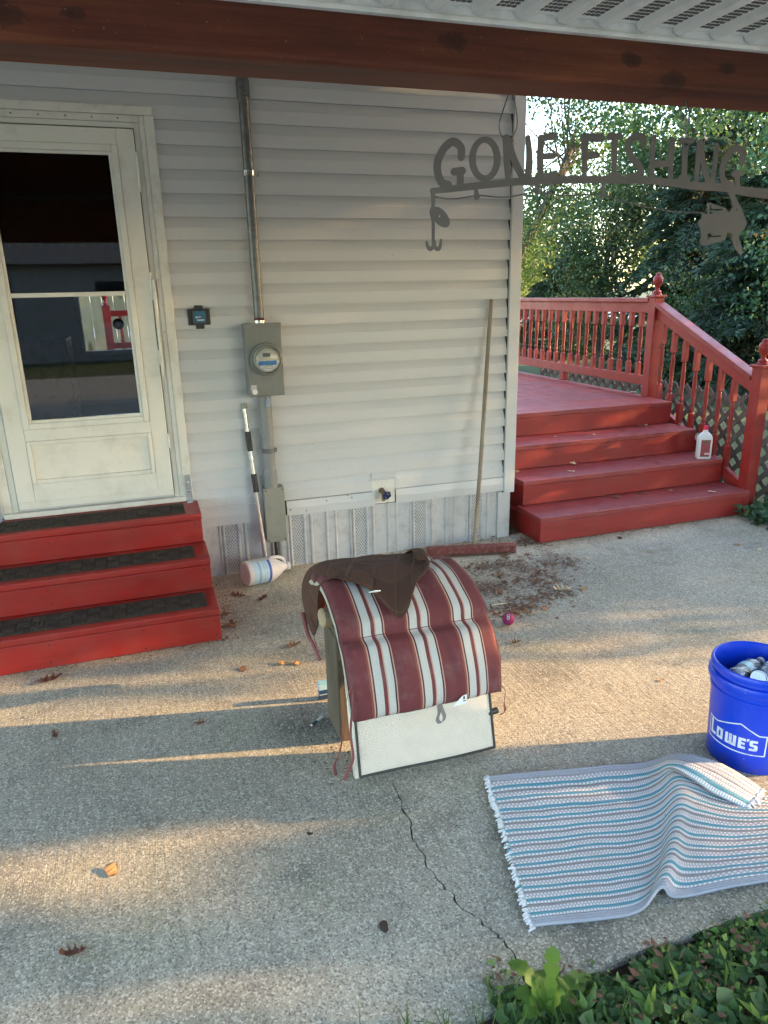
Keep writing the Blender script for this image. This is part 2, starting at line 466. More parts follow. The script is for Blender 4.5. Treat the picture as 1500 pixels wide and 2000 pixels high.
# eave and roof
EAVE = -.30
ev = plain('eave_white', (.62, .62, .6), .5, var=.05, scale=3)
B().box(-2.9, 2.55, EAVE, .0, 2.952, 2.975).build('eave_soffit', ev, HOUSE)
B().box(-2.9, 2.55, EAVE - .02, EAVE - .001, 2.93, 3.10).build('fascia', ev, HOUSE)
shing = plain('roof_shingles', (.10, .095, .09), .9, var=.3, scale=9, bump=.6, bd=.006)
B().add([(-2.9, EAVE - .04, 3.0), (2.55, EAVE - .04, 3.0), (2.55, 2.1, 3.72), (-2.9, 2.1, 3.72), (-2.9, 4.5, 3.10), (2.55, 4.5, 3.10)], [(0, 1, 2, 3), (3, 2, 5, 4), (0, 3, 4), (1, 5, 2)]).build('roof', shing, HOUSE, fix=False)

# ribbed skirting, one panel per 16 inches
PW = .4064
prof = [(0.000, 0), (.004, -.010), (.010, -.012), (.016, -.004), (.088, -.004), (.094, -.012), (.102, -.012), (.108, -.003), (.130, -.003), (.136, -.013), (.146, -.013), (.152, -.003),
        (.232, -.003), (.238, -.012), (.247, -.012), (.252, -.003), (.292, -.004), (.297, -.009), (.303, -.009), (.308, -.004), (.385, -.003), (.392, -.011), (.400, -.012), (.4060, -.002)]
hole_m = plain('vent_hole', (.06, .06, .06), .8)
n_pan = 0
for i in range(-8, 4):
    xo = .742 + i * PW
    if xo > 2.2: continue
    pr = [(min(xo + a, 2.268), y) for a, y in prof]
    P = [[Vector((x, y, z)) for z in (.0, .08, .16, .24, .338)] for x, y in pr]
    sp = B().grid(P).build('skirting_panel', M_SKIRT, HOUSE)
    if xo > -.5:
        vb = B()
        for r_ in range(26):
            for c_ in range(4):
                x = xo + .026 + c_ * .0165 + (.008 if r_ % 2 else 0); z = .018 + r_ * .0125
                vb.box(x - .0022, x + .0022, -.0052, -.0035, z - .0042, z + .0042)
        vo = vb.build('vent_slots', hole_m, sp); vo['kind'] = 'stuff'
B().box(2.17, 2.262, -.018, -.001, 0, .33).build('skirting_corner', M_SKIRT, HOUSE, bevel=.003)

# ------------------------------------------------------------------ entry door
# casing: boards that overlap the siding
def cas(name, x0, x1, z0, z1, y0, y1, mat=M_TRIM, par=HOUSE, bv=.003):
    return B().box(x0, x1, y0, y1, z0, z1).build(name, mat, par, bevel=bv)
casing = cas('door_casing', .143, .190, .51, 2.500, -.034, 0)
cas('casing_board', -.86, .187, 2.5005, 2.540, -.036, 0, par=casing)
cas('casing_board', -.86, -.80, .51, 2.500, -.034, 0, par=casing)
cas('casing_molding', .118, .1425, .53, 2.4995, -.028, 0, par=casing)
cas('casing_molding', -.7995, -.76, .53, 2.4995, -.028, 0, par=casing)
cas('casing_molding', -.7595, .1175, 2.468, 2.4995, -.026, 0, par=casing)
cas('jamb', .0905, .1175, .53, 2.467, -.019, .02, M_DOOR, casing, .002)
cas('jamb', -.7595, -.729, .53, 2.467, -.019, .02, M_DOOR, casing, .002)
cas('jamb', -.7285, .09, 2.443, 2.467, -.019, .02, M_DOOR, casing, .002)
cas('sill', -.80, .150, .503, .531, -.052, .06, M_TRIM, casing)
for i in range(5):
    x = -.46 + .12 * i
    M = Matrix.Translation((x, -.0262, 2.484)) @ Matrix.Rotation(R(90), 4, 'X'); B().lathe([(.004, 0), (.0035, .002), (.001, .003)], 8, M).build('screw', M_BLACK, casing)
for z in (2.2, 1.72, 1.45, .95, .66):
    M = Matrix.Translation((.131, -.0282, z)) @ Matrix.Rotation(R(90), 4, 'X'); B().lathe([(.0045, 0), (.004, .002), (.001, .003)], 8, M).build('screw', M_ZINC, casing)
# slab: four rails round the glass, a kick panel below
YD = -.034
door = B()
door.box(-.048 + .05, .087, YD, -.006, .548, 2.436)       # hinge stile
door.box(-.725, -.637, YD, -.006, .548, 2.436)
door.box(-.6368, .0018, YD, -.006, 2.362, 2.4359)
door.box(-.6368, .0018, YD, -.006, .915, .978)
door.box(-.6368, .0018, YD, -.006, .5481, .682)
sd = door.build('storm_door', M_DOOR, HOUSE, bevel=.003)
def frame(name, x0, x1, z0, z1, w, y0, y1, par, mat=M_DOOR):
    b = B(); b.box(x0, x0 + w, y0, y1, z0, z1); b.box(x1 - w, x1, y0, y1, z0, z1); b.box(x0 + w, x1 - w, y0, y1, z0, z0 + w); b.box(x0 + w, x1 - w, y0, y1, z1 - w, z1)
    return b.build(name, mat, par, bevel=.0035, seg=3)
frame('glazing_bead', -.6365, .0015, .9785, 2.3615, .030, YD - .006, -.010, sd)
frame('glazing_bead', -.6065, -.0285, 1.0085, 2.3315, .016, YD + .004, -.012, sd)
frame('panel_molding', -.636, .001, .6825, .9145, .022, YD - .004, -.012, sd)
B().box(-.614, -.021, YD + .008, -.01, .7045, .8925).build('kick_panel', M_DOOR, sd, bevel=.002)
B().box(-.590, -.046, YD - .001, -.012, 1.645, 1.667).build('meeting_rail', M_DOOR, sd, bevel=.003)
B().box(-.590, -.046, -.022, -.019, 1.668, 2.316).build('upper_pane', M_GLASS, sd)
B().box(-.590, -.046, -.017, -.014, 1.025, 1.644).build('lower_pane', M_GLASS, sd)
B().box(-.722, .085, YD - .003, YD - .0005, .5485, .585).build('door_sweep', M_DOOR, sd, bevel=.001)
for z0, z1 in ((2.15, 2.33), (1.62, 1.76), (1.28, 1.36), (.82, .90)):
    B().tube([(.090, -.036, z0), (.090, -.036, z1)], .0065, 10).build('hinge', M_DOOR, sd)
for (z0, z1) in ((.56, 2.42),):
    B().box(.0875, .0898, -.030, -.008, z0, z1).build('hinge_leaf', M_BLACK, sd)
B().tube([(.103, -.046, 1.72), (.100, -.046, 1.22)], .0085, 12).build('closer_tube', M_TRIM, sd, smooth=False)
B().tube([(-.10, .03, 1.50), (-.10, .06, 1.50), (-.10, .09, 1.50)], [.012, .03, .028], 12).build('inner_knob', M_BLACK, sd)
# brackets at the foot of the casing
for x0, x1 in ((.152, .186), (-.845, -.811)):
    bk = B(); bk.box(x0, x1, -.040, -.0345, .50, .655); bk.box(x0, x1, -.10, -.0405, .502, .5065)
    bo = bk.build('angle_bracket', M_ZINC, HOUSE, bevel=.001)
    for z in (.56, .61):
        M = Matrix.Translation(((x0 + x1) / 2, -.0405, z)) @ Matrix.Rotation(R(90), 4, 'X'); B().lathe([(.007, 0), (.006, .003), (.001, .004)], 10, M).build('bolt', M_ALU, bo)
# small wall device with a blue label between door and meter
ub = thing('junction_cover', (.32, -.02, 1.52), 'small dark plastic wall box with blue label between door and electric meter', 'wall box')
B().box(.262, .380, -.030, -.013, 1.482, 1.568).build('back_plate', M_BLACK, ub, bevel=.004)
B().box(.300, .345, -.032, -.0135, 1.462, 1.586).build('clip', M_BLACK, ub, bevel=.003)
B().box(.285, .357, -.044, -.0305, 1.490, 1.560).build('cover', plain('dark_cover', (.05, .055, .055), .35), ub, bevel=.004)
lb = NT('blue_label'); lv = lb.sep(lb.co.outputs['Object'])
B().box(.293, .351, -.0455, -.0442, 1.494, 1.556).build('label', lb.fin(lb.mix(lb.ramp(lb.noise(120, 3), [(.55, 0), (.7, .5)]), (.012, .10, .20), (.05, .2, .3)), .4), ub)
wl = plain('white_print', (.75, .78, .8), .5, var=.02)
B().box(.309, .346, -.0462, -.0456, 1.507, 1.511).build('print_line', wl, ub)
B().box(.311, .330, -.0462, -.0456, 1.524, 1.527).build('print_line', wl, ub)
mark = B().add([(.303, -.0459, 1.530), (.310, -.0459, 1.524), (.309, -.0459, 1.518), (.301, -.0459, 1.524)], [(0, 1, 2, 3)]).build('print_mark', wl, ub)

# ------------------------------------------------------------------ electric meter with its conduits
EM = thing('electric_meter', (.65, 0, .2), 'grey electric meter box with round glass meter, conduits and lower junction box', 'electric meter')
box = B().box(.548, .749, -.125, -.016, 1.085, 1.482).build('meter_box', M_GREYMET, EM, bevel=.006)
B().box(.5465, .7505, -.1275, -.10, 1.465, 1.4845).build('box_lid_flange', M_GREYMET, EM, bevel=.003)
CX, CZ = .655, 1.290
MY = Matrix.Translation((CX, -.125, CZ)) @ Matrix.Rotation(R(90), 4, 'X')
smooth_angle(B().lathe([(.090, -.002), (.092, .010), (.088, .020), (.078, .024), (.078, .020)], 40, MY).build('meter_ring', M_GREYMET, EM))
smooth_angle(B().lathe([(.0735, .0), (.0735, .040), (.0715, .044)], 40, MY).build('meter_barrel', plain('meter_barrel', (.42, .41, .37), .35), EM))
def face_mat():
    t = NT('meter_face'); s = t.sep(t.co.outputs['Object'])
    x = t.math('SUBTRACT', s[0], CX); z = t.math('SUBTRACT', s[2], CZ)
    def inside(v, a, b): return t.math('MULTIPLY', t.math('GREATER_THAN', v, a), t.math('LESS_THAN', v, b))
    c = t.mix(inside(z, -.2, -.005), (.52, .49, .40), (.72, .72, .70))
    jag = t.math('ADD', z, t.math('MULTIPLY', t.noise(90, 3), .014))
    c = t.mix(t.math('MULTIPLY', inside(jag, -.022, .002), inside(x, -.052, .050)), c, (.02, .16, .45))
    ln = t.math('MULTIPLY', t.math('MULTIPLY', inside(z, -.048, -.026), inside(x, -.028, .03)), t.math('GREATER_THAN', t.math('SINE', t.math('MULTIPLY', z, 780)), .1))
    c = t.mix(t.math('MULTIPLY', ln, t.math('GREATER_THAN', t.noise(230, 1), .44)), c, (.06, .06, .06))
    return t.fin(c, .4)
smooth_angle(B().lathe([(.070, .0441), (.070, .0455)], 40, MY).build('meter_face', face_mat(), EM))
B().box(CX - .032, CX + .022, -.1745, -.1707, CZ + .012, CZ + .046).build('display_frame', plain('display_frame', (.5, .5, .46), .4), EM, bevel=.001)
B().box(CX - .026, CX + .016, -.1752, -.1746, CZ + .016, CZ + .037).build('display', plain('lcd', (.10, .12, .10), .2, var=.05), EM)
gp = [(.0705, .044), (.0705, .060)] + [(.0705 * math.cos(a), .060 + .020 * math.sin(a)) for a in np.linspace(.15, 1.5, 9)]
smooth_angle(B().lathe(gp, 40, MY).build('glass_dome', make_glass('dome_glass', (.96, .97, .96), 1.45), EM))
B().box(.560, .592, -.1262, -.1252, 1.118, 1.150).build('sticker', plain('pale_sticker', (.42, .43, .43), .5, var=.3, scale=90), EM)
B().lathe([(.015, 0), (.015, .0008)], 20, Matrix.Translation((.580, -.1264, 1.112)) @ Matrix.Rotation(R(90), 4, 'X')).build('round_sticker', plain('white_sticker', (.68, .69, .69), .5, var=.1, scale=90), EM)
up = smooth_angle(B().tube([(.640, -.078, 1.512), (.640, -.078, 2.60)], .0275, 20).build('service_conduit', M_GALV, EM))
smooth_angle(B().tube([(.640, -.078, 2.596), (.640, -.078, 2.668), (.640, -.078, 2.69), (.640, -.078, 2.95)], [.034, .034, .028, .028], 16).build('conduit_coupling', M_GALV, EM))
smooth_angle(B().tube([(.640, -.078, 1.498), (.640, -.078, 1.5125)], .0285, 20).build('rust_ring', M_RUST, EM))
smooth_angle(B().tube([(.640, -.078, 1.481), (.640, -.078, 1.4985)], .032, 20).build('conduit_hub', M_ALU, EM))
st = B().tube([(.640, -.078, 2.228), (.640, -.078, 2.254)], .0300, 20); st.box(.655, .690, -.082, -.074, 2.228, 2.254); st.box(.615, .625, -.075, -.017, 2.232, 2.25)
st.build('pipe_strap', M_ALU, EM)
smooth_angle(B().tube([(.642, -.062, 1.086), (.642, -.062, .62)], .0365, 20).build('lower_conduit', M_PVC, EM))
smooth_angle(B().tube([(.641, -.062, .645), (.641, -.062, .538)], .0405, 20).build('conduit_socket', M_PVC, EM))
s2 = B().tube([(.642, -.062, .748), (.642, -.062, .776)], .0382, 20); s2.box(.668, .690, -.075, -.060, .750, .774); s2.build('pipe_clamp', M_GALV, EM)
jb = B().box(.590, .712, -.100, -.018, .203, .540).build('junction_box', plain('box_beige_grey', (.25, .245, .205), .45, var=.06, scale=5, dirt=(.16, .14, .1), dscale=10, damt=.35), EM, bevel=.004)
for x in (.602, .700):
    for z in (.217, .527):
        B().lathe([(.0045, 0), (.004, .002), (.001, .003)], 8, Matrix.Translation((x, -.1005, z)) @ Matrix.Rotation(R(90), 4, 'X')).build('cover_screw', M_BLACK, jb)
B().tube([(.648, -.05, .205), (.650, -.05, .0)], .010, 10).build('ground_cable', M_BLACK, EM)
B().tube([(.672, -.05, .205), (.674, -.05, .0)], .013, 10).build('cable_sleeve', M_PVC, EM)
tg = B().box(.640, .664, -.106, -.104, 1.022, 1.068); tg.tube([(.652, -.105, 1.086), (.652, -.105, 1.066)], .002, 6)
tg.build('meter_seal', plain('blue_seal', (.25, .33, .45), .5, var=.4, scale=70), EM)

# ------------------------------------------------------------------ outdoor faucet
FA = thing('outdoor_faucet', (1.35, 0, .42), 'outdoor faucet with blue handwheel on a square white mounting plate', 'faucet')
B().box(1.280, 1.436, -.020, -.003, .345, .497).build('mounting_plate', M_TRIM, FA, bevel=.004)
brass = plain('old_brass', (.20, .15, .09), .5, metal=.8, var=.3, scale=60)
fa = B().tube([(1.345, -.02, .430), (1.345, -.05, .430), (1.352, -.085, .418)], [.020, .016, .012], 14); fa.tube([(1.345, -.05, .43), (1.340, -.07, .405), (1.340, -.075, .375)], [.012, .011, .013], 12)
smooth_angle(fa.build('valve_body', brass, FA))
whl = B(); cen = Vector((1.356, -.092, .414)); ax = Vector((.15, -.95, -.28)).normalized(); e1 = ax.orthogonal().normalized(); e2 = ax.cross(e1)
whl.tube([cen + (e1 * math.cos(a) + e2 * math.sin(a)) * (.024 + .0025 * math.cos(6 * a)) for a in np.linspace(0, 2 * math.pi, 37)], .0055, 8)
for k in range(6):
    a = k * math.pi / 3; whl.tube([cen, cen + (e1 * math.cos(a) + e2 * math.sin(a)) * .024], .004, 6)
whl.tube([cen - ax * .012, cen + ax * .008], .009, 10)
smooth_angle(whl.build('handwheel', plain('blue_enamel', (.012, .018, .09), .4, var=.3, scale=60), FA))
# ================================================================== PORCH ROOF OVER THE CAMERA
def make_beam():
    t = NT('stained_beam'); v = t.map((.05, 1, 1))
    g = t.noise(22, 7, .65, v, .9)
    col = t.mix(t.ramp(g, [(.28, 0), (.72, 1)]), (.085, .020, .013), (.21, .070, .032))
    col = t.mix(t.math('MULTIPLY', t.ramp(t.noise(2.2, 5, .6, t.map((.6, 2, 2))), [(.4, 0), (.65, 1)]), .6), col, (.040, .008, .010))
    s = t.sep(t.co.outputs['Object'])
    for (kx, kz, r_) in ((-.19, 2.115, .030), (-.05, 2.125, .012), (.70, 2.132, .018), (1.15, 2.130, .016), (1.42, 2.128, .015), (1.27, 2.095, .022), (2.05, 2.115, .02), (-.62, 2.14, .03)):
        d = t.n('ShaderNodeVectorMath', operation='DISTANCE'); t.l(t.map((.55, 0, 1)), d.inputs[0]); d.inputs[1].default_value = (kx * .55, 0, kz)
        k = t.math('ADD', t.math('DIVIDE', d.outputs['Value'], r_), t.math('MULTIPLY', t.math('SUBTRACT', t.noise(26, 6, .7), .5), 2.4))
        col = t.mix(t.ramp(k, [(.1, .85), (.9, .5), (1.9, 0)]), col, (.020, .008, .009))
    col = t.mix(.55, col, t.ramp(t.noise(70, 6, .7, t.map((.025, 1, 1)), .4), [(.3, .22), (.7, .72)]), 'OVERLAY')
    col = t.mix(t.math('MULTIPLY', t.ramp(t.noise(160, 3), [(.70, 0), (.74, 1)]), .35), col, (.35, .25, .2))
    t.bump(t.noise(60, 4, .6, v), .4, .002)
    return t.fin(col, t.ramp(g, [(.3, .5), (.7, .7)]), **{'Specular IOR Level': .25})
M_BEAM = make_beam()
M_SOFF = plain('soffit_vinyl', (.80, .80, .78), .45, var=.06, scale=5, bump=.1, dirt=(.25, .24, .2), dscale=8, damt=.35)
PR = thing('porch_roof', (1, -2.5, 0), 'porch roof with dark stained timber beam and vented white soffit', 'porch roof')
BY0, BY1, BZ = -2.585, -2.442, 2.074
B().box(-6, 8.7, BY0, BY1, BZ, BZ + .30).build('beam', M_BEAM, PR, bevel=.012, seg=3)
B().box(-6, 8.7, BY0 - .018, BY0 - .0005, 2.166, 2.176).build('soffit_channel', M_SOFF, PR, bevel=.002)
B().box(-6, 8.7, BY0 - .012, BY0 - .001, 2.1765, 2.20).build('soffit_channel_web', M_SOFF, PR)
# vented panels: ribs run away from the beam, every ridge and pan its own strip
pan_m = M_SOFF
hole2 = plain('soffit_hole', (.11, .11, .108), .8)
x = -1.2; k = 0
proto = None; vproto = None
while x < 8.6:
    if proto is None:
        pf = [(0, 2.197), (.006, 2.184), (.020, 2.1795), (.034, 2.184), (.040, 2.195), (.0995, 2.1955), (.1012, 2.197)]
        P = [[Vector((a, y, z)) for y in (-4.65, -3.6, -2.60)] for a, z in pf]
        proto = B().grid(P).build('soffit_panel', pan_m, PR); proto.location.x = x
        proto.matrix_parent_inverse = Matrix.Translation(-PR.location)
        hb = B()
        for r_ in range(100):
            for c_ in range(4):
                hx = .0475 + c_ * .0122; hy = -2.625 - r_ * .0165 - (.0 if c_ % 2 else .0)
                hb.box(hx, hx + .0088, hy - .0042, hy + .0042, 2.1935, 2.1953)
        vproto = hb.build('vent_slots', hole2, proto); vproto['kind'] = 'stuff'; vproto.location = (0, 0, 0); vproto.matrix_parent_inverse = Matrix()
    else:
        c = proto.copy(); COL.objects.link(c); c.location.x = x; c.parent = PR; c.matrix_parent_inverse = Matrix.Translation(-PR.location)
        if x > .2 and x < 3.6:
            v = vproto.copy(); COL.objects.link(v); v.parent = c; v.matrix_parent_inverse = Matrix()
    x += .1016; k += 1
B().box(-6, 8.7, -4.7, BY1, 2.376, 2.44).build('roof_deck', shing, PR)
B().box(-6, 5.2, BY1 - .12, -.33, 2.965, 3.0).build('wall_shade_roof', M_SOFF, PR)  # unseen roof over the open strip, extended to darken the wall top
B().box(-6, 8.7, BY1 - .10, BY1 - .03, 2.4405, 2.9645).build('light_block_board', M_BEAM, PR)  # unseen board added to keep tree reflections and light off door and wall
for (px, py) in ((8.5, -2.51), (-5.8, -2.51), (8.5, -4.55), (-5.8, -4.55)):
    B().box(px - .07, px + .07, py - .07, py + .07, -.04, BZ - .001 if py > -4 else 2.17).build('post', M_BEAM, PR, bevel=.006)

# ================================================================== RED ENTRY STEPS AT THE DOOR
def red(name, c, dust, amt, chip=True):
    t = NT(name)
    g = t.noise(30, 6, .6, t.map((.06, 1, 1)), .5)
    col = t.mix(t.ramp(g, [(.3, 0), (.7, 1)]), sc3(c, .84), sc3(c, 1.14))
    col = t.mix(t.math('MULTIPLY', t.ramp(t.noise(6, 8, .7), [(.42, 0), (.68, 1)]), amt), col, dust)
    col = t.mix(t.math('MULTIPLY', t.ramp(t.noise(55, 5, .7), [(.68, 0), (.73, 1)]), .55), col, (.05, .015, .012))
    if chip: col = t.mix(t.math('MULTIPLY', t.ramp(t.noise(33, 7, .75, t.map((.4, 1, 1))), [(.685, 0), (.70, 1)]), .75), col, (.42, .30, .22))
    t.bump(t.noise(70, 5, .6, t.map((.06, 1, 1))), .35, .002)
    return t.fin(col, t.ramp(t.noise(9, 4), [(.3, .36), (.7, .58)]))
M_RED = red('red_step_paint', (.275, .014, .010), (.24, .05, .036), .4)
M_REDT = red('red_step_tread', (.25, .040, .028), (.25, .13, .10), .6)
ES = thing('entry_steps', (-.6, -.45, 0), 'three red painted wooden steps below the white door', 'steps')
XS0 = -1.6
rows = [(-.880, -.610, 0.0, .172, .222), (-.6095, -.330, 0.172, .338, .218), (-.3295, -.037, .338, .501, .212)]
for i, (y0, y1, z0, z1, xr) in enumerate(rows):
    b = B(); # riser board with a rounded worn corner at its end
    b.box(XS0, xr - .004, y0 + .0018, y0 + .040, z0 + (.002 if i else .004), z1 - .0362)
    b.build('riser', M_RED, ES, bevel=.003)
    B().box(XS0, xr, y0, y1 + (.03 if i < 2 else 0), z1 - .036, z1).build('tread', M_RED, ES, bevel=.008, seg=3)
    B().box(xr - .048, xr - .0125, y0 + .0405, -.04, z0 + .003, z1 - .0365).build('stringer', M_RED, ES, bevel=.003)
nail = plain('nail_head', (.05, .018, .014), .6)
def nails(par, y, zs, xs):
    for x_ in xs:
        for z_ in zs: B().lathe([(.0045, -.001), (.0042, .0008), (.0, .0012)], 8, Matrix.Translation((x_ + random.uniform(-.012, .012), y, z_ + random.uniform(-.008, .008))) @ Matrix.Rotation(R(90), 4, 'X'), False).build('nail_head', nail, par)
for (y0, y1, z0, z1, xr) in rows: nails(ES, y0 + .0018, (z0 + .03, z1 - .06), [xr - .03] + [xr - .36 - .41 * k_ for k_ in range(2)])
# rubber tread mats: raised rim and a brick pattern of ribs
M_RUB = plain('rubber_mat', (.045, .036, .029), .9, var=.4, scale=60, bump=.6, bd=.002, dirt=(.11, .085, .065), dscale=25, damt=.5, spec=.2)
for i, (u0, v0, u1, v1, xr, zt, yb) in enumerate(((0, 0, 0, 0, .168, .172, -.835), (0, 0, 0, 0, .145, .338, -.566), (0, 0, 0, 0, .128, .501, -.291))):
    where = ('lowest', 'middle', 'top')[i]
    mt = thing('stair_mat', (-.5, yb + .1, zt), 'black rubber stair mat lying on the %s red entry step' % where, 'mat', 'rubber mats on the entry steps')
    x1 = xr; x0 = -1.5; y0 = yb; y1 = yb + (.185 if i < 2 else .2)
    base = B().box(x0, x1, y0, y1, zt + .0008, zt + .005).build('base', M_RUB, mt, bevel=.002)
    rb = B()
    nx = int((x1 - x0) / .06)
    for a in range(nx):
        for bb in range(3):
            xa = x0 + .012 + a * (x1 - x0 - .02) / nx; w = (x1 - x0 - .02) / nx - .006
            ya = y0 + .012 + bb * (y1 - y0 - .02) / 3; h = (y1 - y0 - .02) / 3 - .006
            if (a + bb) % 2:
                for q in range(3): rb.box(xa + q * w / 3, xa + q * w / 3 + w / 3 - .005, ya, ya + h, zt + .0051, zt + .0072)
            else:
                for q in range(3): rb.box(xa, xa + w, ya + q * h / 3, ya + q * h / 3 + h / 3 - .005, zt + .0051, zt + .0072)
    o = rb.build('tread_ribs', M_RUB, mt); o['kind'] = 'stuff'

# ================================================================== RED DECK BESIDE THE HOUSE
M_DRED = red('deck_red_paint', (.255, .015, .013), (.24, .05, .042), .3, chip=False)
M_DTREAD = red('deck_tread_paint', (.245, .028, .028), (.27, .085, .08), .45)
DK = thing('deck', (3.2, 1.5, 0), 'red painted wooden deck with four steps and turned baluster railing', 'deck')
XL, XRt = 2.375, 4.118
st = [(-.235, .060, 0.004, .180, XL), (.062, .370, .180, .357, 2.405), (.372, .680, .357, .536, 2.42), (.682, 0, .536, .715, 2.42)]
for i, (y0, y1, z0, z1, xl) in enumerate(st):
    B().box(xl + .003, XRt - .003, y0 + .0022, y0 + .046, z0 + .003, z1 - .0362).build('riser', M_DRED, DK, bevel=.003)
    if i < 3: B().box(xl, XRt, y0, y1 + .040, z1 - .036, z1).build('tread', M_DTREAD, DK, bevel=.005)
    if i < 3: B().box(xl + .002, xl + .040, y0 + .0465, y1 + .25, max(.003, z0 - .12), z1 - .0365).build('stringer', M_DRED, DK, bevel=.003)
B().box(2.30, XRt, .682, .985, .679, .715).build('tread', M_DTREAD, DK, bevel=.004)
B().box(2.30, XRt - .02, .991, 1.070, .679, .7145).build('deck_board', M_DTREAD, DK, bevel=.003)
bx = 2.30
M_DBOARD = red('deck_board_paint', (.225, .028, .029), (.25, .085, .084), .45)
sv = M_DBOARD
while bx < 4.14:
    B().box(bx, min(bx + .134, 4.17), 1.078, 4.6, .679, .714 + random.uniform(-.001, .001)).build('deck_board', sv, DK, bevel=.003)
    bx += .140
B().box(4.10, 4.138, 1.0, 4.6, .44, .678).build('rim_joist', M_DRED, DK)
for py in (2.6, 4.4): B().box(4.02, 4.10, py - .045, py + .045, -.04, .44).build('deck_post', M_DRED, DK)
PXC = 4.165
for (y0, y1, z0, z1, xl) in st: nails(DK, y0 + .0022, (z0 + .035, z1 - .065), np.linspace(xl + .03, XRt - .05, 5))
def finial(x, y, z, par):
    pr = [(.040, 0), (.040, .010), (.030, .016), (.034, .026), (.030, .034), (.016, .042), (.015, .056), (.030, .082), (.040, .108), (.041, .126), (.034, .146), (.020, .158), (.022, .166), (.016, .176), (.0, .180)]
    return smooth_angle(B().lathe(pr, 20, Matrix.Translation((x, y, z))).build('finial', M_DRED, par), 50)
def post(y, z0, z1, x=PXC):
    p = B().box(x - .0445, x + .0445, y - .0445, y + .0445, z0, z1).build('post', M_DRED, DK, bevel=.003)
    B().box(x - .060, x + .060, y - .060, y + .060, z1 + .0005, z1 + .020).build('post_cap', M_DRED, p, bevel=.005)
    finial(x, y, z1 + .0205, p); return p
post(1.045, .30, 1.538)
post(-.148, .0, 1.062)
post(4.45, .30, 1.538)
# level railing along the far side of the deck
B().box(PXC - .050, PXC + .050, 1.090, 4.40, 1.500, 1.536).build('cap_rail', M_DTREAD, DK, bevel=.006)
B().box(PXC - .019, PXC + .019, 1.090, 4.40, 1.412, 1.4995).build('top_rail', M_DRED, DK, bevel=.003)
B().box(PXC - .019, PXC + .019, 1.090, 4.40, .800, .882).build('bottom_rail', M_DRED, DK, bevel=.003)
B().box(PXC - .03, PXC + .03, 2.37, 2.45, .715, .7995).build('rail_block', M_DRED, DK, bevel=.002)
def baluster_mesh(L, top=.115, bot=.105):
    """turned spindle between two square blocks, standing on z = 0"""
    h = .0185; b = B(); b.box(-h, h, -h, h, 0, bot); b.box(-h, h, -h, h, L - top, L)
    z0, z1 = bot, L - top; s = z1 - z0
    pr = [(.0178, 0), (.012, .012), (.0165, .028), (.0165, .040), (.0115, .052), (.0155, .066), (.0155, .074), (.0125, .085), (.0175, .16), (.0165, .30), (.0125, s - .085), (.0115, s - .075), (.0165, s - .062), (.0165, s - .048), (.011, s - .036), (.015, s - .022), (.012, s - .012), (.0178, s)]
    pr = [(r, z0 + z) for r, z in pr]
    n0 = len(b.f); b.lathe(pr, 12, None, False); return b
bm = baluster_mesh(.530)
b0 = smooth_angle(bm.build('baluster', M_DRED, DK), 40); b0.location = (PXC, 1.215, .882)
y = 1.215 + .1365
while y < 4.35:
    c = clone(b0, DK); c.location = (PXC, y, .882); y += .1365
# sloping stair railing
def zr(y): return 1.500 + (y - .998) * .452          # top of the sloping rail
ya, yb = -.100, 1.000
B().beam((PXC, ya, zr(ya) - .018), (PXC, yb, zr(yb) - .018), .100, .036).build('cap_rail', M_DTREAD, DK, bevel=.005)
B().beam((PXC, ya, zr(ya) - .083), (PXC, yb, zr(yb) - .083), .038, .085).build('top_rail', M_DRED, DK, bevel=.003)
def zsh(y): return .560 + (y - .69) * .452
B().beam((PXC - .002, ya, zsh(ya) - .035), (PXC - .002, .99, zsh(.99) - .035), .038, .085).build('bottom_rail', M_DRED, DK, bevel=.003)
for i in range(7):
    y = .915 - i * .1385
    z0 = zsh(y) + .004; L = zr(y) - .13 - z0
    o = smooth_angle(baluster_mesh(L, .165, .16).build('baluster', M_DRED, DK), 40); o.location = (PXC, y, z0)
# scrap of spider silk colour dust is left to the paint; old lattice panel behind the stairs
M_LAT = wood('weathered_lattice', (.085, .085, .082), (.20, .20, .19), 2, .85, 30, .3, .6)
LT = thing('lattice_fence', (4.62, 1, 0), 'weathered grey wooden lattice panel standing behind the red deck steps', 'lattice')
LX = 4.50; Ly0, Ly1, Lz0, Lz1 = -1.2, 3.4, .0, .80
def clip_diag(c, sgn):
    """segment of z = sgn*(y) + c inside the panel"""
    pts = []
    for yv in np.linspace(Ly0, Ly1, 461):
        z = sgn * yv + c
        if Lz0 <= z <= Lz1: pts.append((yv, z))
    return (pts[0], pts[-1]) if len(pts) > 4 else None
for sgn, xo in ((-1, LX), (1, LX + .0085)):
    for c in np.arange(-4.6, 5.4, .142):
        sg = clip_diag(c + random.uniform(-.006, .006), sgn)
        if sg and (Vector(sg[0]) - Vector(sg[1])).length > .1:
            (a0, a1), (b0_, b1) = sg
            B().beam((xo + random.uniform(-.0008, .0008), a0, a1), (xo, b0_, b1), .0068, .042).build('lattice_slat', M_LAT, LT)
for z in (Lz1 + .012,): 
    pass
B().box(LX - .012, LX + .022, 3.40, 3.44, -.04, .86).build('lattice_post', M_LAT, LT)
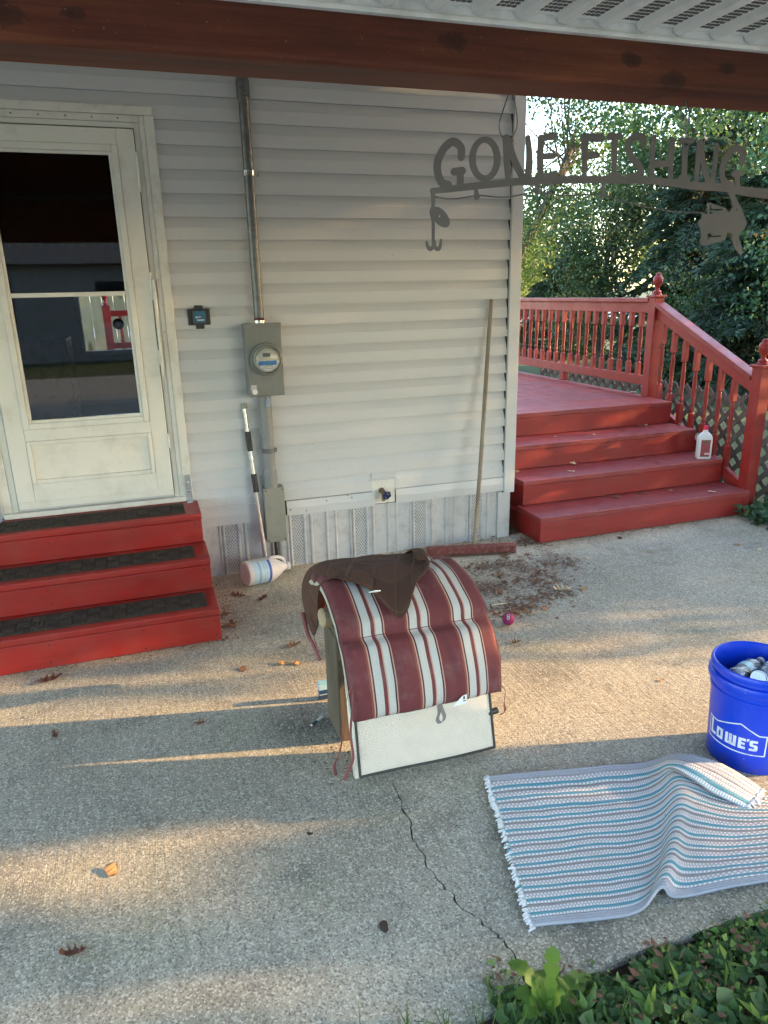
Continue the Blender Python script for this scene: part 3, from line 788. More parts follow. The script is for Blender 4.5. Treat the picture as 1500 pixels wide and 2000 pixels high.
# ================================================================== GONE FISHING SIGN
M_SIGN = plain('sign_steel', (.082, .082, .090), .65, metal=.0, var=.18, scale=14, bump=.15)
SY = -2.512
SG = thing('metal_sign', (1.2, SY, 1.9), 'dark metal fishing rod sign reading GONE FISHING hanging from the beam', 'sign')
def c1(x, y): return (820 + x / 5.357, 240 + y / 5.357)
def c2(x, y): return (1100 + x / 7.5, 200 + y / 7.5)
def c3(x, y): return (1280 + x / 6.818, 240 + y / 6.818)
def sp(p, y=SY): q = on_y(p[0], p[1], y); return (q.x, q.z)
PXM = (Vector(sp((1101, 300))) - Vector(sp((1100, 300)))).length        # metres per photograph pixel on the sign
TH = [.0026]
def to3(p, d): return Vector((p[0], SY - d, p[1]))
def stroke(b, pts, w, n=6):
    """flat cut-steel stroke with round ends through pixel points; w in pixels (one or per point)"""
    P = spline([sp(p) for p in pts], n) if len(pts) > 2 else [np.array(sp(p)) for p in pts]
    ws = w if hasattr(w, '__len__') else [w, w]
    W = np.interp(np.linspace(0, 1, len(P)), np.linspace(0, 1, len(ws)), ws) * PXM / 2
    L = []; Rr = []
    for i, p in enumerate(P):
        d = P[min(i + 1, len(P) - 1)] - P[max(i - 1, 0)]; d = d / (np.linalg.norm(d) + 1e-9); nn = np.array((-d[1], d[0]))
        L.append(tuple(p + nn * W[i])); Rr.append(tuple(p - nn * W[i]))
    d1 = P[-1] - P[-2]; a1 = math.atan2(d1[1], d1[0]); d0 = P[0] - P[1]; a0 = math.atan2(d0[1], d0[0])
    e1 = [(P[-1][0] + W[-1] * math.cos(a1 + t), P[-1][1] + W[-1] * math.sin(a1 + t)) for t in np.linspace(1.2, -1.2, 5)]
    e0 = [(P[0][0] + W[0] * math.cos(a0 + t), P[0][1] + W[0] * math.sin(a0 + t)) for t in np.linspace(1.2, -1.2, 5)]
    # quads keep every stroke clean even where it curls
    off = random.uniform(0, .0009); t = TH[0] + off; V = []; F = []
    pts_l = L; pts_r = Rr; n_ = len(P)
    for q in pts_l + pts_r: V.append(to3(q, -t / 2))
    for q in pts_l + pts_r: V.append(to3(q, t / 2))
    m_ = 2 * n_
    for i in range(n_ - 1):
        F += [(i, i + 1, n_ + i + 1, n_ + i), (m_ + i, m_ + n_ + i, m_ + n_ + i + 1, m_ + i + 1), (i, m_ + i, m_ + i + 1, i + 1), (n_ + i, n_ + i + 1, m_ + n_ + i + 1, m_ + n_ + i)]
    b.add(V, F)
    for ring, (li, ri) in ((e1, (L[-1], Rr[-1])), (e0, (Rr[0], L[0]))):
        poly = [li] + ring + [ri]
        b.plate([poly], lambda p, d: to3(p, d - t / 2), t)
    return b
W0 = 12.5
letters = {
 'G': [([c1(432, 355), c1(428, 255), c1(345, 198), c1(255, 265), c1(192, 390), c1(185, 510), c1(228, 622), c1(300, 655)], W0), ([c1(358, 512), c1(446, 502)], 12), ([c1(424, 512), c1(422, 650)], 12)],
 'O': [],
 'N': [([c1(905, 160), c1(912, 380), c1(925, 612)], [12, 12, 9]), ([c1(920, 165), c1(975, 360), c1(1050, 520), c1(1100, 590)], [11, 12, 11]), ([c1(1130, 155), c1(1142, 280), c1(1145, 430), c1(1128, 560), c1(1095, 592)], [9, 13, 11])],
 'E': [([c1(1268, 160), c1(1258, 380), c1(1265, 590)], 12), ([c1(1268, 165), c1(1330, 150), c1(1412, 140)], 11), ([c1(1262, 352), c1(1400, 346)], 10), ([c1(1265, 566), c1(1350, 560), c1(1412, 535)], 12)],
 'F': [([c2(312, 510), c2(312, 1100)], [13, 9]), ([c2(300, 515), c2(560, 518)], 13), ([c2(312, 785), c2(490, 772)], 11)],
 'I': [([c2(680, 500), c2(825, 500)], 11), ([c2(752, 515), c2(746, 1060)], [13, 9]), ([c2(700, 1078), c2(800, 1078)], 12)],
 'S': [([c2(1186, 625), c2(1172, 530), c2(1090, 492), c2(990, 540), c2(948, 650), c2(1000, 800), c2(1100, 920), c2(1135, 1020), c2(1050, 1095), c2(950, 1082)], [11, 12, 12, 13, 11])],
 'H': [([c2(1322, 525), c2(1300, 810), c2(1298, 1110)], [11, 9, 11]), ([c3(228, 240), c3(205, 480), c3(200, 750)], [12, 10]), ([c2(1310, 905), c3(205, 545)], 11)],
 'I2': [([c3(345, 240), c3(480, 238)], 11), ([c3(408, 250), c3(392, 480), c3(382, 760)], [12, 10]), ([c3(330, 748), c3(425, 748)], 11)],
 'N2': [([c3(592, 265), c3(565, 520), c3(542, 775)], [13, 8]), ([c3(600, 270), c3(640, 560), c3(705, 800)], [12, 11]), ([c3(815, 300), c3(790, 560), c3(748, 790)], [9, 11])],
 'G2': [([c3(1150, 530), c3(1165, 410), c3(1085, 340), c3(980, 405), c3(905, 545), c3(885, 700), c3(930, 795), c3(1010, 830)], W0), ([c3(1045, 680), c3(1140, 672)], 11), ([c3(1085, 690), c3(1092, 830)], 12)],
}
for nm, strokes in letters.items():
    b = B()
    for pts, w in strokes: stroke(b, pts, w)
    if nm == 'O':
        lo_ = [[sp(c1(680 + (130 + k_) * math.cos(a), 378 + (203 + k_) * math.sin(a))) for a in np.linspace(0, 2 * math.pi, 41)[:-1]] for k_ in (32, -32)]
        b.plate(lo_, lambda p, d: to3(p, d - .0018), .0036)
    b.build('letter', M_SIGN, SG)
rod = B()
stroke(rod, [c1(135, 712), c1(330, 690), c1(600, 658), c1(1060, 612), c1(1500, 596), c2(560, 1132), c2(1300, 1150), c3(480, 835), c3(900, 862), c3(1200, 915), c3(1560, 952), c3(1900, 1010)], [9, 11, 12, 12, 13, 16, 22])
rod.build('rod', M_SIGN, SG)
for pts in ([c1(585, 690), c1(597, 772)], [c1(1222, 630), c1(1226, 722)], [c2(585, 1180), c2(585, 1370)]):
    b = B(); stroke(b, pts, [5, 10]); b.build('line_guide', M_SIGN, SG)
ln = B()
for pts in ([c1(150, 772), c1(340, 796), c1(597, 760)], [c1(597, 755), c1(900, 778), c1(1226, 712)], [c1(1226, 712), c1(1500, 760), c2(540, 1345)], [c2(590, 1360), c2(1000, 1480), c2(1500, 1580), c3(400, 1190), c3(660, 1200)]):
    ln.tube([Vector((p[0], SY, p[1])) for p in spline([sp(q) for q in pts], 6)], .0017, 6)
ln.build('fishing_line', M_SIGN, SG)
lu = B(); stroke(lu, [c1(135, 705), c1(140, 860), c1(128, 930), c1(140, 1040), c1(140, 1260)], [8, 5, 8, 5, 5])
el = [c1(215 + 128 * math.cos(a) * .62 - 70 * math.sin(a) * .78, 985 + 128 * math.cos(a) * .78 + 70 * math.sin(a) * .62) for a in np.linspace(0, 2 * math.pi, 25)[:-1]]
ho = [c1(207 + 13 * math.cos(a), 977 + 13 * math.sin(a)) for a in np.linspace(0, 2 * math.pi, 11)[:-1]]
lu.plate([[sp(p) for p in el], [sp(p) for p in ho]], lambda p, d: to3(p, d - .0016), .0032)
lu.build('lure', M_SIGN, SG)
hk = B(); stroke(hk, [c1(70, 1242), c1(82, 1295), c1(112, 1322), c1(143, 1285), c1(150, 1240)], [3, 6, 6, 5]); stroke(hk, [c1(150, 1240), c1(160, 1300), c1(190, 1322), c1(212, 1290), c1(220, 1222)], [5, 6, 6, 3])
hk.build('hook', M_SIGN, SG)
rl = [(960, 930), (1010, 1030), (1025, 1120), (975, 1190), (930, 1135), (700, 1055), (680, 1090), (692, 1112), (692, 1214), (620, 1210), (610, 1272), (572, 1310), (560, 1350), (600, 1400), (606, 1520), (585, 1580), (610, 1630), (650, 1636), (740, 1610), (920, 1570), (955, 1460), (1020, 1470), (1020, 1560), (1042, 1640), (1130, 1770), (1155, 1740), (1150, 1650), (1100, 1500), (1112, 1480), (1180, 1420), (1215, 1340), (1150, 1150), (1085, 1030), (1045, 930)]
h1 = [(720, 1090), (738, 1090), (738, 1140), (880, 1150), (915, 1165), (760, 1170), (755, 1212), (720, 1212)]
h2 = [(690, 1475), (742, 1470), (750, 1510), (870, 1495), (870, 1515), (730, 1525), (700, 1560), (690, 1560)]
h3 = [(1062, 1160), (1078, 1145), (1090, 1160), (1078, 1178)]
B().plate([[sp(c3(*p)) for p in l] for l in (rl, h1, h2, h3)], lambda p, d: to3(p, d - .0015), .003).build('reel', M_SIGN, SG)
def cw(x, y): return (860 + x / 5, 160 + y / 5)
wire = plain('hanging_wire', (.12, .12, .125), .4, metal=.8)
tp = on_y(994, 184, SY)
wp = [sp(p) for p in [cw(668, 118), cw(600, 320), cw(574, 420), cw(595, 520), cw(650, 565), cw(700, 545), cw(745, 450), cw(748, 330), cw(712, 118)]]
B().tube([Vector((a, SY, max(z, -9))) for a, z in spline(wp, 6)], .0016, 6).build('hanger_wire', wire, SG)
wp = [sp(p) for p in [(1339, 196), (1338.5, 250), (1337, 278), (1340, 285), (1343, 276), (1344, 250), (1344, 196)]]
B().tube([Vector((a, SY - .004 * math.sin(i), z)) for i, (a, z) in enumerate(spline(wp, 6))], .0016, 6).build('hanger_wire', wire, SG)
# ================================================================== CRATE WITH CUSHIONS
M_OLDW = wood('weathered_crate_wood', (.050, .037, .024), (.15, .118, .078), 2, .85, 26, .07, .7)
CRT = thing('wooden_crate', (.8, -1.9, 0), 'weathered wooden crate buried under cushions and a brown quilt', 'crate')
B().box(.548, .590, -1.905, -1.715, .004, .432).build('side_board', M_OLDW, CRT, bevel=.006)
B().box(1.020, 1.060, -1.905, -1.715, .004, .432).build('side_board', M_OLDW, CRT, bevel=.006)
B().box(.5905, 1.0195, -1.765, -1.72, .03, .47).build('back_board', M_OLDW, CRT, bevel=.004)
B().box(.5905, 1.0195, -1.903, -1.87, .004, .40).build('front_board', M_OLDW, CRT, bevel=.004)
B().box(.552, 1.056, -1.91, -1.712, .4325, .462).build('top_board', M_OLDW, CRT, bevel=.006)
LG = thing('log', (.57, -1.83, .48), 'pale split log end poking out under the striped cushion', 'log')
lgb = B().tube([(.510, -1.845, .500), (.516, -1.844, .500), (.550, -1.84, .497), (.560, -1.84, .495)], [.030, .037, .036, .030], 9)
lgb.build('log_end', wood('pale_log', (.30, .22, .13), (.48, .38, .24), 0, .8, 30, .1, .6), LG)
pk = B().tube([(1.050, -2.125, .150), (1.092, -2.12, .152)], .012, 12)
pko = pk.build('pipe_end', M_BLACK, CRT)

# beige cushion leaning on the front of the crate
def make_beige():
    t = NT('beige_weave'); co = t.map((1, 1, 1))
    s = t.sep(t.co.outputs['Object'])
    a = t.math('SINE', t.math('MULTIPLY', s[0], 700)); b = t.math('SINE', t.math('MULTIPLY', s[2], 560))
    d = t.ramp(t.math('MULTIPLY', a, b), [(.35, 0), (.8, 1)])
    c = t.mix(t.noise(9, 6, .65), (.60, .525, .43), (.72, .65, .545))
    c = t.mix(t.math('MULTIPLY', d, .45), c, (.40, .30, .22))
    c = t.mix(t.math('MULTIPLY', t.ramp(t.noise(7, 8, .7), [(.55, 0), (.75, 1)]), .3), c, (.36, .33, .27))
    t.bump(t.math('MULTIPLY', a, b), .5, .002)
    return t.fin(c, .9)
M_BEIGE = make_beige()
M_PIPE = plain('dark_piping', (.045, .042, .035), .8)
def cushion(name, f, nu, nv, thick, mat, parent, edge=.02):
    """closed pad: f(u, v) gives mid-surface point and normal; rounded rim"""
    top = []; bot = []
    for i in range(nu + 1):
        rt = []; rb = []
        for j in range(nv + 1):
            u, v = i / nu, j / nv
            p, n, k = f(u, v)
            e = min(1, min(u, 1 - u) / edge if edge else 1, min(v, 1 - v) / edge if edge else 1); e = math.sqrt(max(0, 1 - (1 - e) ** 2)) if e < 1 else 1
            h = thick / 2 * (.42 + .58 * e) * k
            rt.append(p + n * h); rb.append(p - n * h)
        top.append(rt); bot.append(rb)
    b = B(); b.grid(top); b.grid(bot)
    n1 = (nu + 1) * (nv + 1); ix = lambda i, j: i * (nv + 1) + j
    for i in range(nu): b.f += [(ix(i, 0), ix(i + 1, 0), n1 + ix(i + 1, 0), n1 + ix(i, 0)), (ix(i, nv), ix(i + 1, nv), n1 + ix(i + 1, nv), n1 + ix(i, nv))]
    for j in range(nv): b.f += [(ix(0, j), ix(0, j + 1), n1 + ix(0, j + 1), n1 + ix(0, j)), (ix(nu, j), ix(nu, j + 1), n1 + ix(nu, j + 1), n1 + ix(nu, j))]
    o = b.build(name, mat, parent, smooth=True); return o, top, bot
BC = thing('seat_cushion', (.8, -2.15, 0), 'beige woven cushion with dark piping leaning on the crate front', 'cushion')
A0, A1 = Vector((.0, -2.135, .012)), Vector((.0, -2.028, .460))
nb = Vector((0, (A0 - A1).z, (A1 - A0).y)).normalized()
if nb.y > 0: nb = -nb
def fb(u, v):
    x = .541 + .531 * u
    p = A0.lerp(A1, v); sag = .006 * math.sin(u * math.pi) * math.sin(v * 3)
    wob = .004 * math.sin(u * 5 + 1) * (1 - v)
    q = Vector((x + .010 * (1 - v) * (u - .5), p.y, p.z + wob)) + nb * sag
    return q, nb, 1.0
bo, bt, bb_ = cushion('pad', fb, 40, 40, .066, M_BEIGE, BC, .05)
def rim(side, off): 
    """piping round the front or back face"""
    S = bt if side else bb_
    n = len(S) - 1; m_ = len(S[0]) - 1
    k = 1
    loop = [S[i][k] for i in range(k, n - k + 1)] + [S[n - k][j] for j in range(k, m_ - k + 1)] + [S[i][m_ - k] for i in range(n - k, k - 1, -1)] + [S[k][j] for j in range(m_ - k, k - 1, -1)]
    return [p + nb * off * (1 if side else -1) for p in loop] + [loop[0] + nb * off * (1 if side else -1)]
smooth_angle(B().tube(rim(True, .002), .0048, 8, False).build('piping', M_PIPE, bo), 80)
smooth_angle(B().tube(rim(False, .002), .0048, 8, False).build('piping', M_PIPE, bo), 80)
lp = B(); w = .012; webm = plain('grey_webbing', (.17, .16, .15), .8, bump=.4, bscale=300)
P3 = [(.818, -2.215, .285), (.817, -2.222, .262), (.809, -2.226, .240), (.816, -2.228, .226), (.830, -2.228, .228), (.836, -2.226, .245), (.830, -2.222, .265), (.825, -2.215, .286)]
Q = spline(P3, 5); Q2 = [[Vector(q) + Vector((-.004, 0, 0)), Vector(q) + Vector((.010, .006, .002))] for q in Q]
lo = lp.grid(Q2).build('strap_loop', webm, bo); sm = lo.modifiers.new('solid', 'SOLIDIFY'); sm.thickness = .0015

# striped cushion draped over the top and the front
def make_stripes():
    t = NT('striped_canvas'); s = t.sep(t.co.outputs['Object'])
    x = t.math('ADD', s[0], t.math('MULTIPLY', t.math('SUBTRACT', t.noise(5, 2), .5), .006))
    f = t.math('FRACT', t.math('DIVIDE', t.math('SUBTRACT', x, .687 - .168 * 4), .168))
    bur, org, pnk, drk, lit = (.120, .024, .028), (.19, .050, .030), (.42, .24, .19), (.045, .014, .018), (.43, .43, .40)
    st_ = [(0, bur), (.445, org), (.485, pnk), (.515, drk), (.545, lit), (.71, bur), (.785, pnk), (.81, lit), (.945, drk), (.975, pnk)]
    c = t.ramp(f, st_, 'CONSTANT')
    c = t.mix(.5, c, t.ramp(t.noise(420, 2), [(.3, .38), (.7, .62)]), 'OVERLAY')
    c = t.mix(t.math('MULTIPLY', t.ramp(t.noise(11, 6, .7), [(.5, 0), (.8, 1)]), .22), c, (.30, .27, .23))
    t.bump(t.math('ADD', t.noise(380, 2), t.math('MULTIPLY', t.noise(14, 3), 3)), .25, .002)
    return t.fin(c, .85)
M_STRIPE = make_stripes()
M_GUSS = plain('gusset_canvas', (.36, .335, .285), .85, var=.1, scale=30, bump=.3, bscale=300)
SCU = thing('striped_cushion', (.8, -2.05, .3), 'burgundy and cream striped cushion draped over the wooden crate', 'cushion')
pr_mid = [(-1.45, .30), (-1.50, .41), (-1.56, .50), (-1.64, .560), (-1.74, .590), (-1.84, .592), (-1.93, .575), (-2.02, .535), (-2.085, .470), (-2.130, .395), (-2.155, .320), (-2.166, .262)]
pm = spline(pr_mid, 8)
seglen = np.cumsum([0] + [np.linalg.norm(pm[i + 1] - pm[i]) for i in range(len(pm) - 1)]); seglen /= seglen[-1]
def prof_at(v):
    y = np.interp(v, seglen, [p[0] for p in pm]); z = np.interp(v, seglen, [p[1] for p in pm])
    v2 = min(1, v + .01); v1 = max(0, v - .01)
    d = np.array((np.interp(v2, seglen, [p[0] for p in pm]) - np.interp(v1, seglen, [p[0] for p in pm]), np.interp(v2, seglen, [p[1] for p in pm]) - np.interp(v1, seglen, [p[1] for p in pm])))
    d /= np.linalg.norm(d); n = Vector((0, d[1], -d[0]))
    if n.z < 0 and v < .7: n = -n
    if n.y > 0 and v >= .7: n = -n
    return y, z, n
# seam where y is about -2.05
ys = np.array([p[0] for p in pm]); vseam = float(seglen[np.argmin(np.abs(ys + 2.055) + (np.array([p[1] for p in pm]) < .3))])
def fs(u, v):
    y, z, n = prof_at(v)
    x = .532 + .545 * u + .006 * math.sin(v * 9) * (u - .5) + .012 * math.sin(v * math.pi) * (u - .5)
    pin = 0
    for vs in (vseam, vseam - .36):
        pin = max(pin, math.exp(-((v - vs) / .026) ** 2))
    pf_ = 1 - .72 * pin
    # soft billows and one diagonal crease
    bil = .006 * math.sin(u * math.pi * 2.3 + v * 5) + .005 * math.sin(u * 11 + 1.3 + v * 13)
    cr = math.exp(-((u - .62 - .22 * (v - vseam)) / .022) ** 2) * max(0, min(1, (v - vseam) * 8)) * max(0, 1 - (v - vseam) * 3.2)
    q = Vector((x, y, z)); wr = .007 * mnoise.noise(Vector((x * 9, v * 7, 3))) + .0035 * mnoise.noise(Vector((x * 26, v * 16, 9)))
    seg = max(0, 1 - abs(((v - vseam) % .36) / .36 - .5) * 2)
    return q + n * (bil * .5 + wr - .008 * cr - .009 * pin), n, pf_ * (.92 + .30 * math.sin(u * math.pi) * seg)
so, stp, sbt = cushion('pad', fs, 64, 96, .066, M_STRIPE, SCU, .05)
# pale gusset strips on both sides, stitched seam, care tags, ties
for idx in (0, -1):
    g_ = [[stp[idx][j] * .86 + sbt[idx][j] * .14 + Vector(((-.0035 if idx == 0 else .0035), 0, 0)), stp[idx][j] * .1 + sbt[idx][j] * .9 + Vector(((-.005 if idx == 0 else .005), 0, 0))] for j in range(2, len(stp[0]) - 2)]
    B().grid(g_).build('gusset', M_GUSS, so, smooth=True)
jm = int(round(vseam * 96))
sm_pts = [stp[i][jm] + prof_at(vseam)[2] * .0006 for i in range(1, 64)]
B().tube(sm_pts, .0014, 6).build('seam', plain('seam_thread', (.12, .022, .024), .8), so)
tagm = plain('white_tag', (.74, .74, .72), .6, var=.05)
B().add([(.876, -2.2035, .262), (.912, -2.2045, .298), (.930, -2.2045, .302), (.930, -2.2035, .266)], [(0, 1, 2, 3)]).build('care_tag', tagm, so)
B().add([(.916, -2.2052, .284), (.922, -2.2052, .284), (.922, -2.2052, .296), (.916, -2.2052, .296), (.916, -2.2052, .276), (.926, -2.2052, .276), (.926, -2.2052, .280), (.916, -2.2052, .280)], [(0, 1, 2, 3), (4, 5, 6, 7)]).build('tag_print', M_BLACK, so)
M_TIE = plain('tie_cloth', (.20, .06, .06), .85, var=.35, scale=60)
def ribbon(name, pts, w, par, mat, nrm=(1, 0, 0), tw=0.0):
    Q = spline(pts, 6); rows_ = []
    for i, q in enumerate(Q):
        d = Vector(Q[min(i + 1, len(Q) - 1)]) - Vector(Q[max(i - 1, 0)]); d.normalize()
        a = Vector(nrm); a = (Matrix.Rotation(tw * i / len(Q), 3, d) @ a); sd_ = d.cross(a).normalized()
        rows_.append([Vector(q) - sd_ * w / 2, Vector(q) + sd_ * w / 2])
    o = B().grid(rows_).build(name, mat, par, smooth=True); k = o.modifiers.new('solid', 'SOLIDIFY'); k.thickness = .0014; return o
ribbon('tie', [(.530, -2.17, .395), (.505, -2.20, .37), (.492, -2.19, .28), (.488, -2.15, .15), (.476, -2.10, .06), (.482, -2.09, .006)], .011, so, M_TIE, (1, 0, 0), 1.4)
ribbon('tie', [(.532, -2.175, .39), (.520, -2.20, .33), (.512, -2.20, .24), (.522, -2.18, .13), (.512, -2.14, .05), (.500, -2.13, .01)], .011, so, M_TIE, (1, 0, 0), -1.2)
ribbon('tie', [(1.078, -2.08, .425), (1.100, -2.09, .42), (1.106, -2.11, .36), (1.098, -2.13, .28), (1.080, -2.16, .262)], .011, so, M_TIE, (1, 0, 0), 1.0)
ribbon('tie', [(1.078, -2.16, .285), (1.096, -2.17, .26), (1.100, -2.16, .20), (1.116, -2.14, .155), (1.104, -2.13, .135)], .011, so, M_TIE, (1, 0, 0), 1.5)
ribbon('tie', [(.512, -1.60, .47), (.508, -1.68, .40), (.510, -1.74, .345), (.518, -1.80, .33)], .010, so, M_TIE, (1, 0, 0), .6)
ribbon('tie', [(.492, -1.60, .42), (.500, -1.64, .34), (.515, -1.68, .30), (.525, -1.72, .26)], .016, so, M_TIE, (0, 1, 0), .9)

# brown quilted throw
def make_quilt():
    t = NT('brown_quilt'); v = t.map((1, 1, 1), src='UV')
    s = t.sep(v)
    a = t.math('ABSOLUTE', t.math('SINE', t.math('MULTIPLY', s[0], 32))); b = t.math('ABSOLUTE', t.math('SINE', t.math('MULTIPLY', s[1], 26)))
    ln_ = t.math('MINIMUM', a, b)
    c = t.mix(t.noise(150, 4), (.050, .0195, .0115), (.085, .036, .0205))
    c = t.mix(t.ramp(ln_, [(.02, .8), (.10, 0)]), c, (.10, .050, .030))
    h = t.math('ADD', t.ramp(ln_, [(.0, 0), (.35, 1)]), t.math('MULTIPLY', t.noise(260, 2), .12))
    t.bump(h, .6, .006)
    return t.fin(c, .95)
QB = thing('quilted_throw', (.7, -1.7, .6), 'dark brown quilted throw folded over the top of the striped cushion', 'throw')
ctrl = [
 [(.534, -1.530, .350), (.526, -1.590, .325), (.526, -1.650, .335), (.530, -1.710, .400)],
 [(.522, -1.470, .450), (.512, -1.550, .470), (.514, -1.660, .520), (.528, -1.800, .604)],
 [(.560, -1.460, .540), (.568, -1.560, .594), (.580, -1.720, .634), (.592, -1.850, .640)],
 [(.660, -1.500, .570), (.668, -1.600, .616), (.672, -1.770, .643), (.672, -1.950, .622)],
 [(.770, -1.520, .580), (.775, -1.640, .624), (.765, -1.830, .644), (.738, -2.085, .562)],
 [(.860, -1.550, .585), (.868, -1.660, .626), (.862, -1.800, .646), (.840, -1.965, .630)],
 [(.915, -1.590, .592), (.930, -1.690, .640), (.934, -1.790, .656), (.918, -1.890, .654)],
 [(.932, -1.610, .612), (.945, -1.700, .664), (.940, -1.780, .682), (.924, -1.865, .680)],
 [(.905, -1.630, .615), (.910, -1.700, .664), (.905, -1.760, .676), (.893, -1.830, .668)]]
G = patch(ctrl, 8, 10)
G = [[p + Vector((0, 0, .007 * mnoise.noise(p * 14) + .003 * mnoise.noise(p * 40))) for p in r_] for r_ in G]
me = B().grid(G)
qo = me.build('cloth', make_quilt(), QB, smooth=True)
uv = qo.data.uv_layers.new(name='UVMap'); nv_ = len(G[0])
for l in qo.data.loops:
    i, j = divmod(l.vertex_index, nv_); uv.data[l.index].uv = (i / len(G) * .95 + j / nv_ * .25, j / nv_ * .62 - i / len(G) * .2)
sm = qo.modifiers.new('solid', 'SOLIDIFY'); sm.thickness = .006; sm.offset = 1
ss = qo.modifiers.new('subd', 'SUBSURF'); ss.levels = 1; ss.render_levels = 1
B().box(-.017, .017, -.014, .014, 0, .004, Matrix.Translation(Vector((.676, -1.985, .634))) @ Matrix.Rotation(R(-30), 4, 'X') @ Matrix.Rotation(R(35), 4, 'Z')).build('care_tag', tagm, qo, bevel=.001)

# ================================================================== BLUE BUCKET
BX, BYc = 1.925, -2.470
def make_bucket_mat():
    t = NT('blue_bucket_plastic')
    c = t.mix(t.noise(6, 4), (.0015, .036, .50), (.003, .050, .60))
    sp_ = t.ramp(t.noise(48, 7, .75), [(.62, 0), (.67, 1)])
    c = t.mix(t.math('MULTIPLY', sp_, .35), c, (.35, .38, .5))
    s = t.sep(t.co.outputs['Object'])
    c = t.mix(t.math('MULTIPLY', t.ramp(t.noise(18, 7, .7), [(.5, 0), (.7, 1)]), t.ramp(s[2], [(.0, .5), (.12, 0)])), c, (.10, .09, .08))
    t.bump(t.noise(40, 3), .06, .001)
    return t.fin(c, t.ramp(t.noise(30, 5), [(.35, .28), (.7, .5)]))
M_BLUE = make_bucket_mat()
BK = thing('bucket', (BX, BYc, 0), "bright blue plastic bucket with white LOWE'S lettering full of empty containers", 'bucket')
TB = Matrix.Translation((BX, BYc, 0))
smooth_angle(B().lathe([(.0, .012), (.128, .012), (.1315, .0), (.1335, .002), (.1435, .262), (.1445, .300), (.1455, .366), (.1435, .369), (.1425, .366), (.1405, .262), (.1295, .02), (.0, .018)], 64, TB, False).build('body', M_BLUE, BK), 40)
smooth_angle(B().lathe([(.1448, .268), (.1475, .268), (.1485, .273), (.1475, .278), (.1452, .279)], 64, TB, False).build('lower_band', M_BLUE, BK), 40)
smooth_angle(B().lathe([(.1455, .302), (.1560, .303), (.1585, .310), (.1585, .326), (.1560, .333), (.1470, .336)], 64, TB, False).build('collar', M_BLUE, BK), 40)
smooth_angle(B().lathe([(.1460, .345), (.1520, .346), (.1535, .352), (.1535, .364), (.1505, .371), (.1455, .373), (.1425, .371), (.1425, .366)], 64, TB, False).build('rim', M_BLUE, BK), 40)
# printed outline and letters wrapped round the side, a hair proud of the plastic
M_PRINT = plain('white_bucket_print', (.62, .68, .76), .5, var=.12, scale=60, dirt=(.12, .16, .42), dscale=40, damt=.55)
def br_(z): return .1335 + (.1435 - .1335) * z / .262 + .0006
def wrap(s_, z):               # s_ metres round the side from the logo centre
    a = PH + s_ * 1.15 / .139
    z = LZ + (z - LZ) * 1.12
    return Vector((BX + br_(z) * math.cos(a), BYc + br_(z) * math.sin(a), z))
PH = R(-160)
def wrapped(name, poly, par):
    # subdivide the polygon in s so it follows the curve
    b = B()
    xs = [p[0] for p in poly]; x0, x1 = min(xs), max(xs); n = max(1, int((x1 - x0) / .006))
    def clip(pl, xa, keep):
        out = []
        for i in range(len(pl)):
            p, q = pl[i], pl[(i + 1) % len(pl)]
            ip = (p[0] >= xa) == keep or p[0] == xa; iq = (q[0] >= xa) == keep or q[0] == xa
            if ip: out.append(p)
            if ip != iq and q[0] != p[0]:
                t_ = (xa - p[0]) / (q[0] - p[0]); out.append((xa, p[1] + t_ * (q[1] - p[1])))
        return out
    tris = tessellate_polygon([[Vector((p[0], p[1], 0)) for p in poly]])
    for tr in tris:
        base = [poly[i] for i in tr]
        for k in range(n):
            a0_, a1_ = x0 + (x1 - x0) * k / n, x0 + (x1 - x0) * (k + 1) / n
            q = clip(clip(base, a0_, True), a1_, False)
            if len(q) >= 3: b.add([wrap(*p) for p in q], [tuple(range(len(q)))])
    return b.build(name, M_PRINT, par, fix=False)
def rects(*r): return r
LZ = .095
ZK = 1.12
lets = {
 'L': [(0, .0), (.024, .0), (.024, .010), (.009, .010), (.009, .052), (0, .052)],
 'O': None, 'W': [(.0, 0), (.034, 0), (.034, .038), (.025, .038), (.025, .009), (.0215, .009), (.0215, .038), (.0125, .038), (.0125, .009), (.009, .009), (.009, .038), (0, .038)],
 'E': [(0, 0), (.021, 0), (.021, .009), (.009, .009), (.009, .0155), (.019, .0155), (.019, .023), (.009, .023), (.009, .029), (.021, .029), (.021, .038), (0, .038)],
 'ap': [(0, .030), (.004, .030), (.008, .040), (.001, .040)],
 'S': [(0, 0), (.018, 0), (.023, .004), (.023, .018), (.019, .0225), (.009, .0235), (.009, .0295), (.022, .0295), (.022, .038), (.005, .038), (0, .034), (0, .0205), (.004, .0155), (.014, .0145), (.014, .0085), (0, .0085)]}
def put(nm, s0, k=1.0): wrapped('letter', [(s0 + x * k, LZ + z * k) for x, z in lets[nm]], BK)
put('L', -.080, 1.0); put('W', -.020); put('E', .020); put('ap', .043); put('S', .051)
ov = [(-.052, 0), (-.028, 0), (-.028, .038), (-.052, .038), (-.052, .009), (-.0435, .009), (-.0435, .029), (-.0365, .029), (-.0365, .009), (-.052, .009)]
for q in ([(-.052, 0), (-.028, 0), (-.028, .009), (-.052, .009)], [(-.052, .029), (-.028, .029), (-.028, .038), (-.052, .038)], [(-.052, .0091), (-.0435, .0091), (-.0435, .0289), (-.052, .0289)], [(-.0365, .0091), (-.028, .0091), (-.028, .0289), (-.0365, .0289)]):
    wrapped('letter', [(x, LZ + z) for x, z in q], BK)
